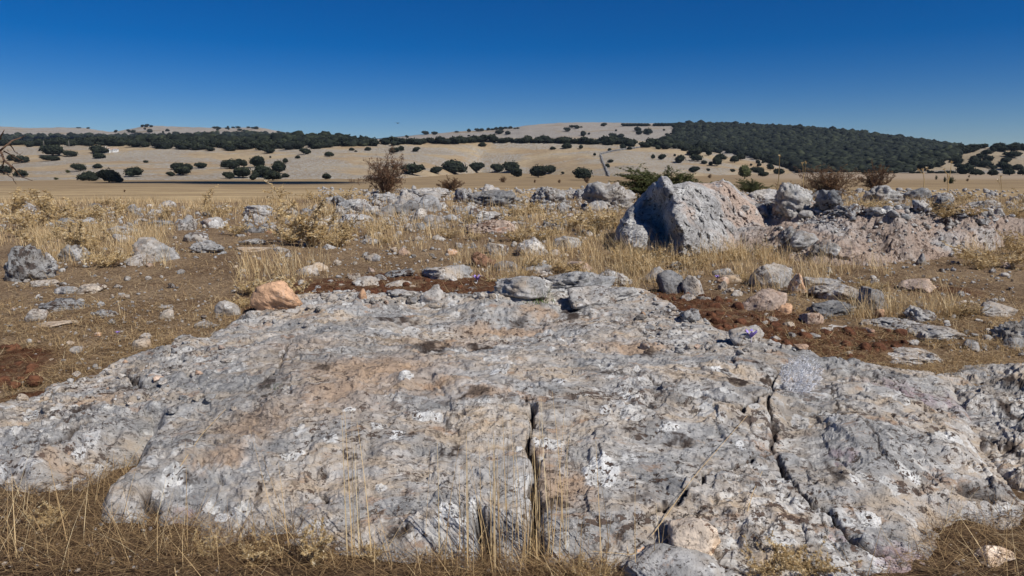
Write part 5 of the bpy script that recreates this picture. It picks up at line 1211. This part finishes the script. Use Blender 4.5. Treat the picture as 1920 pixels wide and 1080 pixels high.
TREES = [  # (x, base row, w, h, label or None, group)
 (21, 301, 14, 12, 'small oak at the left edge, half behind the bare thorny branches'), (42, 305, 26, 14, 'oak right of the smallest left edge oak, behind the thorn twigs'), (8, 327, 30, 17, 'oak cut by the left edge behind the lowest thorn twigs'), (39, 331, 24, 13, 'oak near the foot of the slope beside the left edge one'),
 (99, 292, 42, 22, 'broad oak standing beside the pale pole at the upper left'), (97, 301, 31, 10, 'flat crowned oak directly below the broad one by the pole'), (135, 293, 25, 11, 'flat crowned oak right of the broad one by the pole'),
 (184, 287, 28, 16, 'oak directly left of the white farmhouse'), (188, 297, 22, 11, 'oak just below the white farmhouse'), (151, 320, 24, 14, 'oak above the pair at the foot of the left slope'), (184, 315, 14, 9, 'small umbrella shaped oak below the farmhouse, in the open'),
 (167, 339, 31, 19, 'greenish round oak at the foot of the left slope'), (205, 342, 36, 26, 'dark double crowned oak at the foot of the left slope'), (222, 342, 18, 12, 'small oak touching the right side of the double crowned one'), (248, 331, 32, 18, 'oak alone right of the dark double crowned one'),
 (274, 305, 9, 5, 'tiny lone oak in the open, right of and below the farmhouse'),
 (344, 328, 32, 17, 'widest oak of the small left group of four'), (332, 318, 22, 14, 'upper left oak of the small left group of four'), (354, 318, 16, 12, 'upper right oak of the small left group of four'), (320, 330, 14, 9, 'smallest oak at the left end of the small group of four'), (377, 315, 22, 11, 'flat oak just right of the small left group of four'),
 (431, 316, 36, 18, 'upper left oak of the large clump left of centre'), (448, 303, 10, 6, 'tiny oak crown above the large clump left of centre'), (457, 313, 16, 14, 'small oak between the upper oaks of the large clump'), (482, 313, 30, 21, 'tallest upper oak of the large clump left of centre'), (486, 302, 18, 10, 'oak behind the tallest upper oak of the large clump'),
 (430, 335, 19, 14, 'small oak at the lower left end of the large clump'), (456, 333, 34, 21, 'lower left oak of the large clump left of centre'), (476, 337, 16, 12, 'small oak at the bottom of the large clump'), (493, 332, 36, 23, 'lower middle oak of the large clump left of centre'), (512, 338, 32, 18, 'darkest oak at the bottom right of the large clump'), (523, 325, 32, 24, 'greenish right hand oak of the large clump left of centre'), (535, 306, 12, 10, 'small oak above the right end of the large clump'), (535, 332, 13, 8, 'small oak at the lower right end of the large clump'),
 (507, 296, 5, 4, 'tiny lone oak above the large clump left of centre'), (558, 297, 10, 6, 'small oak on the open slope right of the large clump'), (611, 336, 17, 12, 'dark lone oak in the shaded field edge left of the reddish shrub'), (618, 293, 18, 9, 'flat lone oak high on the slope left of the reddish shrub'),
 (573, 289, 18, 12, 'oak just below the tree belt left of centre'), (505, 287, 20, 10, 'oak at the lower edge of the belt above the large clump'), (659, 282, 9, 6, 'small oak with a tiny neighbour above the reddish shrub'), (667, 284, 5, 3, 'tiny oak beside a small one above the reddish shrub'), (690, 282, 13, 7, 'small umbrella shaped oak above the reddish shrub'),
 (737, 287, 20, 11, 'lower oak of the leaning pair below the centre belt'), (752, 284, 13, 11, 'upper oak of the leaning pair below the centre belt'), (780, 284, 13, 9, 'lone umbrella shaped oak right of the leaning pair'), (905, 274, 13, 8, 'lone flat oak just below the belt at centre'),
 (738, 317, 12, 9, 'reddish tinged oak seen through the top of the reddish shrub'), (773, 327, 42, 21, 'leftmost of the big round oaks along the field edge'), (818, 325, 21, 14, 'small oak touching the left side of the biggest field edge oak'), (853, 326, 50, 26, 'biggest wide crowned oak along the field edge'), (892, 322, 28, 19, 'oak right of the biggest field edge oak'),
 (933, 322, 22, 16, 'small left one of the three clustered field edge oaks'), (961, 322, 30, 20, 'tallest of the three clustered field edge oaks'), (968, 331, 24, 16, 'lower right one of the three clustered field edge oaks'), (1009, 332, 34, 23, 'dark oak, left one of the joined pair at the field edge'), (1032, 324, 22, 15, 'right one of the joined pair at the field edge'), (1055, 326, 7, 5, 'tiny oak between the joined pair and the lone round oak'), (1096, 337, 36, 23, 'lone round oak at the field edge left of the stone wall'),
 (1036, 280, 10, 6, 'small oak under the belt above the joined pair'), (1063, 278, 18, 11, 'oak with a long shadow under the centre belt'), (1089, 279, 10, 8, 'small oak right of the long shadow one'), (1143, 283, 8, 6, 'small oak just above the bend of the stone wall'), (1168, 280, 13, 10, 'larger oak of the pair beside the upper stone wall'), (1180, 280, 9, 6, 'smaller oak of the pair beside the upper stone wall'), (1115, 292, 7, 6, 'small oak left of the bend of the stone wall'), (1145, 304, 10, 6, 'flat oak right of the straight stone wall'), (1139, 315, 9, 9, 'round oak touching the straight stone wall'),
 (1224, 298, 10, 9, 'small leaning oak left of the green shrub top'), (1241, 299, 13, 11, 'round oak above the green shrub'), (1265, 293, 6, 5, 'tiny oak upper right of the round oak above the green shrub'), (1275, 305, 20, 15, 'oak above the right end of the green shrub'),
 (1302, 292, 30, 14, 'large upper oak of the slope group right of the boulder top'), (1308, 302, 24, 13, 'lower oak of the slope group right of the boulder top'), (1329, 292, 14, 11, 'round oak right of the slope group'), (1321, 307, 12, 7, 'small oak under the slope group'), (1344, 311, 20, 17, 'oak at the lower end of the diagonal row'), (1351, 300, 20, 13, 'oak at the upper end of the diagonal row'), (1333, 310, 8, 8, 'smallest oak left of the diagonal row'), (1377, 305, 18, 14, 'left one of a close pair of oaks on the right slope'), (1389, 300, 17, 13, 'right one of a close pair of oaks on the right slope'),
 (1301, 323, 18, 12, 'lone oak just above the boulder top, right of the apex'), (1328, 320, 7, 5, 'tiny oak right of the lone one above the boulder'), (1374, 322, 9, 6, 'small oak left of the bright green tree'), (1421, 307, 9, 8, 'upper one of the small stacked oaks'), (1423, 312, 9, 7, 'lower one of the small stacked oaks'), (1431, 306, 7, 6, 'small round oak right of the stacked ones'), (1408, 311, 6, 5, 'tiny oak above the bright green tree'),
 (1422, 324, 24, 12, 'wide oak right of the bright green tree'), (1430, 331, 20, 10, 'low dark oak at the field edge right of the bright green tree'), (1444, 319, 14, 13, 'leaning oak on the right slope with a long shadow'), (1462, 327, 20, 12, 'oak at the right field edge beside the tall dry stalk'), (1478, 308, 8, 6, 'small oak near the tip of the right slope'),
]
for t in TREES: oak(*t[:5], group=None, parts=t[2] >= 9)
o = oak(1396, 335, 26, 26, 'bright green round tree at the field edge, greener than all others', kind=5)
gm_ = o.children[0].data.copy(); gm_.materials[0] = M['green']; [setattr(c, 'data', gm_) for c in o.children if c.name.startswith('crown')]; o.name = 'green_tree'
UP = [(763, 258, 7, 5), (776, 252, 12, 5), (782, 252, 8, 5), (799, 252, 13, 7), (815, 252, 12, 6), (857, 248, 8, 3), (879, 248, 9, 7), (895, 246, 9, 6), (904, 246, 9, 6), (916, 244, 8, 5), (923, 244, 7, 4), (930, 243, 9, 5), (939, 243, 11, 6), (948, 241, 9, 4), (957, 241, 8, 5), (935, 251, 16, 8), (951, 252, 11, 7), (927, 254, 5, 4), (879, 255, 5, 3), (966, 241, 7, 2), (971, 241, 5, 3), (1072, 239, 10, 5), (1081, 241, 11, 7), (1064, 246, 12, 8), (1090, 239, 5, 3), (1131, 236, 11, 6), (1094, 255, 12, 10), (1104, 252, 5, 4), (1150, 257, 15, 8), (1164, 258, 13, 8), (1195, 246, 14, 9), (1198, 252, 12, 8), (1216, 252, 18, 12), (1245, 245, 5, 4), (1251, 255, 8, 6), (1155, 246, 5, 4)]
for (x, y, w, h) in UP: oak(x, y, w, h, 'distant oak on the bare grey upper slope of the middle hill', 'distant oaks on the bare middle hill', parts=False)
for k in range(9): oak(1170 + k * 5.5, 236, 9, 5.5, 'distant oak in the straight row just under the crest of the middle hill', 'oak row under the middle crest', parts=False)
for k in range(7): oak(1229 + k * 6, 236, 10, 6, 'distant oak in the second crest row right beside the wood', 'second oak row beside the wood', parts=False)
for k in range(15): oak(1270 + random.uniform(-8, 6), 237 + k * 1.7, 12, 8, 'distant oak on the steep left border of the dark wood', 'oaks at the wood border', parts=False)
LH = [(267, 238, 6, 5), (275, 238, 8, 6), (283, 238, 6, 4), (272, 243, 5, 4), (282, 248, 10, 7), (242, 248, 7, 6), (250, 250, 9, 7), (227, 241, 8, 3), (217, 248, 6, 5), (314, 246, 7, 5), (262, 252, 12, 4), (330, 252, 14, 6), (339, 236, 4, 3), (148, 240, 9, 2), (165, 241, 6, 3), (386, 251, 5, 4), (355, 254, 14, 6), (306, 249, 5, 4), (73, 252, 6, 3)]
for (x, y, w, h) in LH: oak(x, y, w, h, 'distant oak or bush on the flat topped left ridge', 'distant oaks on the left ridge', parts=False)
rr = random.Random(4)
for k in range(26):
    x = rr.uniform(400, 560); cy_ = np.interp(x, [400, 440, 480, 520, 560], [238.5, 239, 238, 246, 254]); y = cy_ + rr.random() ** 1.6 * 11
    oak(x, y + .8, rr.uniform(4, 9), rr.uniform(3, 4.5), 'tiny oak on the right end of the left ridge above the dark belt', 'tiny oaks on the ridge end', parts=False)
# the belt along the crest of the straw hillside
BG = 'oaks of the belt along the hillside crest'
BL = 'dark oak in the continuous belt along the crest of the straw hillside'
bx = [-60, 0, 200, 400, 600, 640, 700, 800, 900, 1100, 1250, 1300]; bt_ = [262, 262, 262, 258, 262, 262, 264, 264, 262, 262, 262, 266]; bb_ = [277, 276, 274, 284, 280, 275, 274, 273, 267, 270, 280, 288]
def crown_arrays(me):
    me.calc_loop_triangles(); n = len(me.vertices); v = np.empty(n * 3, np.float32); me.vertices.foreach_get('co', v); t = np.empty(len(me.loop_triangles) * 3, np.int32); me.loop_triangles.foreach_get('vertices', t)
    a = np.empty(n, np.float32); me.attributes['tint'].data.foreach_get('value', a); return v.reshape(-1, 3), t.reshape(-1, 3), a
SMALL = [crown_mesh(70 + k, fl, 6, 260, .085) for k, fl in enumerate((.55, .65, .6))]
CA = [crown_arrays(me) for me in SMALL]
def oak_mass(name, items, label):
    Vs, Fs, Ts, off = [], [], [], 0; rs = np.random.RandomState(len(items))
    for (px, py, w, h) in items:
        b = far_hit(px, py)
        if b is None: continue
        v, f, t = CA[rs.randint(3)]; s = 1.2 * w * b.y / 1280; a = rs.uniform(0, 6.28); c, s_ = math.cos(a), math.sin(a)
        q = np.stack([(v[:, 0] * c - v[:, 1] * s_) * s, (v[:, 0] * s_ + v[:, 1] * c) * s, v[:, 2] * s * (h / w) / .6 - .04 * s], 1) + np.array(b[:])
        Vs.append(q); Fs.append(f + off); off += len(v); Ts.append(np.clip(t + rs.normal(0, .12), 0, 1))
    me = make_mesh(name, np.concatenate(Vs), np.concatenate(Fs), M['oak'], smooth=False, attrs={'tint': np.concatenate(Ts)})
    return tag(link(name, me), label, None, None, 'stuff')
belt = []
for k in range(420):
    x = rr.uniform(-40, 1320) if k % 3 else rr.uniform(-40, 660)
    lo_b, hi_b = np.interp(x, bx, bt_) + 3, np.interp(x, bx, bb_); y = rr.uniform(lo_b, hi_b); w = rr.uniform(12, 22) * (1 + .25 * (y - lo_b) / 20)
    belt.append((x, y, w, w * rr.uniform(.5, .7)))
belt.sort(key=lambda t: -t[1])
# the wood's ragged lower border and the crest trees of the right wood
oak_mass('oak_belt', belt, 'dark belt of merged oaks along the crest of the straw hillside')
wb = []
for k in range(230):
    t = rr.random(); xs_ = [1240, 1300, 1380, 1430, 1488, 1500]; ys_ = [277, 282, 286, 300, 318, 323]
    x = 1230 + 270 * t; wb.append((x, np.interp(x, xs_, ys_) - rr.uniform(-3, 12), rr.uniform(10, 18), rr.uniform(7, 11)))
for k in range(120): x = rr.uniform(1620, 1800); wb.append((x, rr.uniform(np.interp(x, [1620, 1800], [300, 272]), np.interp(x, [1620, 1700, 1800], [325, 322, 300])), rr.uniform(9, 17), rr.uniform(6, 10)))
oak_mass('oak_thicket', wb, 'ragged lower border of oaks round the dark wood')
# right hill
RH = [(1794, 307, 20, 13), (1792, 300, 9, 8), (1797, 313, 12, 8), (1826, 299, 14, 8), (1838, 297, 16, 10), (1848, 290, 18, 10), (1862, 286, 13, 10), (1898, 295, 28, 12), (1850, 303, 18, 12), (1884, 305, 17, 11), (1878, 312, 16, 10), (1826, 312, 22, 18), (1846, 313, 26, 14), (1862, 317, 12, 8), (1810, 326, 32, 20), (1830, 328, 20, 12), (1859, 329, 18, 12), (1893, 328, 20, 13), (1884, 318, 20, 13), (1908, 318, 18, 11), (1918, 328, 18, 12), (1735, 319, 36, 15), (1726, 310, 20, 12), (1712, 316, 18, 12), (1760, 312, 16, 9), (1750, 303, 18, 10), (1738, 298, 18, 10), (1770, 295, 18, 9)]
for i, (x, y, w, h) in enumerate(RH): oak(x, y, w, h, 'round oak spread over the brown hillside at the far right', 'oaks on the right hillside', parts=w > 17)
for k in range(34):
    x = rr.uniform(1700, 1960); cy_ = np.interp(x, [1700, 1780, 1840, 1960], [302, 282, 276, 273]); oak(x, cy_ + rr.uniform(1, 9), rr.uniform(14, 24), rr.uniform(8, 11), 'oak in the dark fringe along the top of the far right hillside', 'oak fringe on the right hill top', parts=False)
for k in range(16): oak(rr.uniform(1610, 1790) if k < 11 else rr.uniform(1755, 1795), 325, rr.uniform(9, 16), rr.uniform(4, 6), 'low dark bush along the foot of the right hills', 'bushes along the right hill foot', parts=False)
# small field bushes
FB = [(1755, 337, 5, 7, 'small dark bush, leftmost in the right field'), (1771, 342, 6, 9, 'narrow dark bush beside the round one in the right field'), (1782, 345, 13, 12, 'round dark bush in the right field, biggest there'), (1814, 340, 6, 5, 'small low bush right of the round one in the field'), (1817, 333, 4, 5, 'tiny upright bush higher up in the right field'), (944, 342, 16, 10, 'round rusty brown bush in the field at centre'), (1003, 343, 5, 6, 'tiny pale brown bush in the field at centre'), (1049, 343, 7, 6, 'small brown bush in the field right of centre'), (1101, 343, 12, 9, 'brown bush directly below the lone round oak'), (1331, 334, 9, 7, 'small dark red bush on the field behind the boulder'), (234, 360, 5, 4, 'tiny brown bush in the left field'), (127, 324, 9, 5, 'small dark bush on the lower left slope'), (105, 337, 9, 4, 'low dark bush near the foot of the left slope')]
for (x, y, w, h, l) in FB:
    b = far_hit(x, y)
    if b is None: continue
    s = w * b.y / 1280; rt = empty('bush', b); rt.scale = (s * .55, s * .55, s * h / w)
    for nm, me in (BR3 if 'dark' not in l or 'red' in l else GR): link(nm, me, rt)
    tag(rt, l, 'bush')
# the wood that covers the right of the middle hill: one mass
def wood(name, region, n, label, size=(5, 8), mat='oak'):
    A_V, A_F, A_T, off = [], [], [], 0; N, F = ico(1); N2, F2 = ico(2); P = np.array(region, float)
    rs = np.random.RandomState(len(region) * 7); mn, mx = P.min(0), P.max(0); cnt = 0
    while cnt < n:
        q = rs.uniform(mn, mx)
        if poly_sd(q[None], P)[0] < 0: cnt += 0.2; continue
        cnt += 1
        
        b = far_hit(q[0], q[1])
        if b is None: continue
        if fbm(np.array([[q[0] * .035, q[1] * .16, 5.0]]), 3)[0] > 0.72: continue
        s = rs.uniform(*size) * .5 * (1 + .5 * (rs.rand() < .08)) * min(1.0, .35 + b.y / 1250); NN, FF_ = (N2, F2) if b.y < 650 else (N, F)
        v = NN * (1 + .45 * noise3(NN * 2.1 + cnt)[:, None]) * np.array([s, s, s * rs.uniform(.6, .85)]) + np.array([b.x, b.y, b.z + s * .45])
        A_V.append(v); A_F.append(FF_ + off); off += len(NN); A_T.append(np.clip(.35 + rs.normal(0, .25) + .35 * rs.normal(size=len(NN)), 0, 1))
    me = make_mesh(name, np.concatenate(A_V), np.concatenate(A_F), M[mat], smooth=False, attrs={'tint': np.concatenate(A_T)})
    return tag(link(name, me), label, None, None, 'stuff')
wood('oak_wood', [(1272, 234), (1330, 233), (1400, 234), (1500, 240), (1600, 248), (1640, 254), (1700, 261), (1790, 273), (1800, 290), (1740, 312), (1700, 323), (1500, 323), (1488, 318), (1430, 298), (1380, 284), (1330, 280), (1240, 276), (1230, 268), (1262, 255)], 13000, 'dense dark oak wood covering the right side of the middle hill', (4, 7))
REG = np.array([(1272, 236), (1330, 235), (1400, 236), (1500, 242), (1600, 250), (1700, 264), (1785, 276), (1795, 290), (1730, 312), (1695, 322), (1505, 322), (1440, 298), (1380, 284), (1240, 274), (1262, 255)], float)
wi = []
while len(wi) < 750:
    q_ = np.array([rr.uniform(1235, 1795), rr.uniform(235, 322)])
    if poly_sd(q_[None], REG)[0] > 0: w_ = rr.uniform(5, 10) + 4 * (rr.random() < .15); wi.append((q_[0], q_[1], w_, w_ * rr.uniform(.5, .85)))
oak_mass('taller_oaks', wi, 'taller uneven oak crowns standing up out of the dark wood')
wood('oak_wood', [(330, 256), (400, 251), (470, 250), (560, 256), (640, 264), (700, 268), (700, 274), (330, 272)], 1100, 'dark oak wood on the lower flank of the left ridge', (5, 9))
wood('oak_wood', [(-40, 258), (60, 254), (180, 256), (330, 254), (330, 266), (-40, 270)], 420, 'thin dark oak wood below the bare part of the left ridge', (6, 9))

# ------------------------------------------------------------------ dry stone wall, poles, farmhouse, bird
def stone_wall(pts, label):
    A = Acc(); rs = np.random.RandomState(2); N, F = ico(1); prev = None
    for i in range(len(pts) - 1):
        (x0, y0), (x1, y1) = pts[i], pts[i + 1]; m = int(max(abs(x1 - x0), abs(y1 - y0)) * 3.2)
        for k in range(m):
            t = k / m; b = far_hit(x0 + (x1 - x0) * t, y0 + (y1 - y0) * t)
            if b is None: continue
            for j in range(3):
                s = rs.uniform(.22, .36); v = N * (1 + .3 * noise3(N * 1.5 + k + j)[:, None]) * s * np.array([1.2, 1, .7]) + np.array([b.x + rs.normal(0, .14), b.y + rs.normal(0, .3), b.z + .1 + .3 * j]); A.add(v, F)
    me = A.mesh('dry_stone_wall', M['wallstone']); return tag(link('dry_stone_wall', me), label, 'wall')
stone_wall([(1142, 331), (1136, 318), (1130, 304), (1126, 291)], 'straight grey dry stone wall climbing the pale hillside')
stone_wall([(1126, 290), (1150, 284), (1185, 279), (1207, 276)], 'fainter dry stone wall bending right to the tree belt')
for (px, l) in ((83, 'left one of two pale wooden poles by the tree belt'), (130, 'right one of two pale wooden poles by the tree belt')):
    b = far_hit(px, 277); A = Acc(); V, F = tube([(0, 0, -.3), (0, 0, 3.9)], [.12, .09], 8); A.add(V, F); rt = empty('wooden_pole', b); link('pole_shaft', A.mesh('pole_shaft', M['wood']), rt)
    A = Acc(); V, F = tube([(-.4, 0, 3.7), (.4, 0, 3.7)], [.06, .06], 6); A.add(V, F); link('crossbar', A.mesh('crossbar', M['wood']), rt); tag(rt, l, 'pole')
def box(A, x0, x1, y0, y1, z0, z1):
    V = np.array([(x, y, z) for z in (z0, z1) for y in (y0, y1) for x in (x0, x1)], float)
    A.add(V, np.array([(2, 3, 1, 0), (5, 7, 6, 4), (1, 5, 4, 0), (6, 7, 3, 2), (4, 6, 2, 0), (3, 7, 5, 1)]))
b = far_hit(208, 286); s = b.y / 1280
house = empty('farmhouse', b, 0.1); tag(house, 'small whitewashed farmhouse among oaks on the left hillside', 'farmhouse')
def part(nm, mat, boxes, parent=house):
    A = Acc(); [box(A, *q) for q in boxes]; return link(nm, A.mesh(nm, M[mat]), parent)
u = s * 24
wl_ = part('wall', 'white', [(-.5 * u, -.05 * u, -.1 * u, .2 * u, -.5, .30 * u), (-.05 * u, .2 * u, -.06 * u, .2 * u, -.5, .20 * u), (.2 * u, .5 * u, -.12 * u, .2 * u, -.5, .27 * u)])
A = Acc()
for (x0, x1, y0, y1, z) in ((-.53 * u, -.04 * u, -.13 * u, .23 * u, .30 * u), (-.04 * u, .19 * u, -.09 * u, .23 * u, .20 * u), (.19 * u, .53 * u, -.15 * u, .23 * u, .27 * u)):
    ym = (y0 + y1) / 2; V = np.array([(x0, y0, z), (x1, y0, z), (x1, y1, z), (x0, y1, z), (x0, ym, z + .1 * u), (x1, ym, z + .1 * u)]); A.add(V, np.array([(0, 1, 5, 4), (2, 3, 4, 5)])); A.add(V, np.array([(0, 4, 3), (1, 2, 5)]))
rf = link('roof', A.mesh('roof', M['tile']), house); part('chimney', 'white', [(-.4 * u, -.35 * u, .02 * u, .08 * u, .32 * u, .46 * u)], rf)
part('door', 'wood', [(.02 * u, .08 * u, -.065 * u, -.058 * u, 0, .13 * u)])
for x in (-.42, -.2, .28, .42): part('window', 'glass', [(x * u, (x + .05) * u, (-.105 if x < 0 else -.125) * u, (-.098 if x < 0 else -.118) * u, .12 * u, .18 * u)])
def bird():
    c = at(746, 231, 150.0); A = Acc(); V = np.array([(-.9, 0, .25), (-.4, .12, .12), (0, .2, 0), (.4, .12, .12), (.9, 0, .25), (.35, -.12, .08), (0, -.45, 0), (-.35, -.12, .08), (0, .05, .09), (0, .0, -.1)]) * 1.0
    A.add(V, np.array([(0, 1, 7), (1, 2, 8), (1, 8, 7), (7, 8, 6), (2, 3, 8), (3, 5, 8), (8, 5, 6), (3, 4, 5), (2, 1, 9), (1, 7, 9), (7, 6, 9), (6, 5, 9), (5, 3, 9), (3, 2, 9)]))
    o = link('bird', A.mesh('bird', M['bird'])); o.location = c; tag(o, 'tiny dark bird gliding in the sky over the left ridge', 'bird')
bird()
# clouds overhead, outside the view, that shade strips of the slope
def cloud(px, py, sx, sy, D=None):
    b = far_hit(px, py) if D is None else Vector(at(px, py, D).tolist())
    c = b + sun_dir * 900; rs = np.random.RandomState(int(px)); A = Acc(); N, F = ico(3)
    for k in range(14):
        p = np.array([rs.uniform(-.8, .8) * sx, rs.uniform(-.6, .6) * sy, rs.uniform(0, .2) * sx]); r = rs.uniform(.25, .5)
        v = N * (1 + .3 * noise3(N * 2 + k)[:, None]) * np.array([r * sx, r * sy, r * sy * .7]) + p; A.add(v, F)
    o = link('cloud', A.mesh('cloud', M['cloud'], True)); o.location = c; tag(o, None, 'cloud'); return o
c1 = cloud(450, 343, 34, 16); c1['label'] = 'small white cloud whose shade darkens the left field edge'
c2 = cloud(430, 256, 230, 60, 900); c2['label'] = 'larger white cloud shading the dark wood under the left ridge'

# ------------------------------------------------------------------ thin blue air over the whole place
def haze():
    m = bpy.data.materials.new('thin_air'); m.use_nodes = True; t = m.node_tree; t.nodes.clear()
    o = t.nodes.new('ShaderNodeOutputMaterial'); v = t.nodes.new('ShaderNodeVolumePrincipled'); v.inputs['Color'].default_value = (0.62, 0.78, 1.0, 1)
    v.inputs['Density'].default_value = 0.00007; v.inputs['Anisotropy'].default_value = 0.0; t.links.new(v.outputs[0], o.inputs['Volume'])
    A = Acc(); box(A, -3100, 3100, -40, 2700, -8, 95); me = A.mesh('haze', m); ob = link('haze', me); tag(ob, 'thin bluish air between here and the far hills', None, None, 'stuff')
haze()
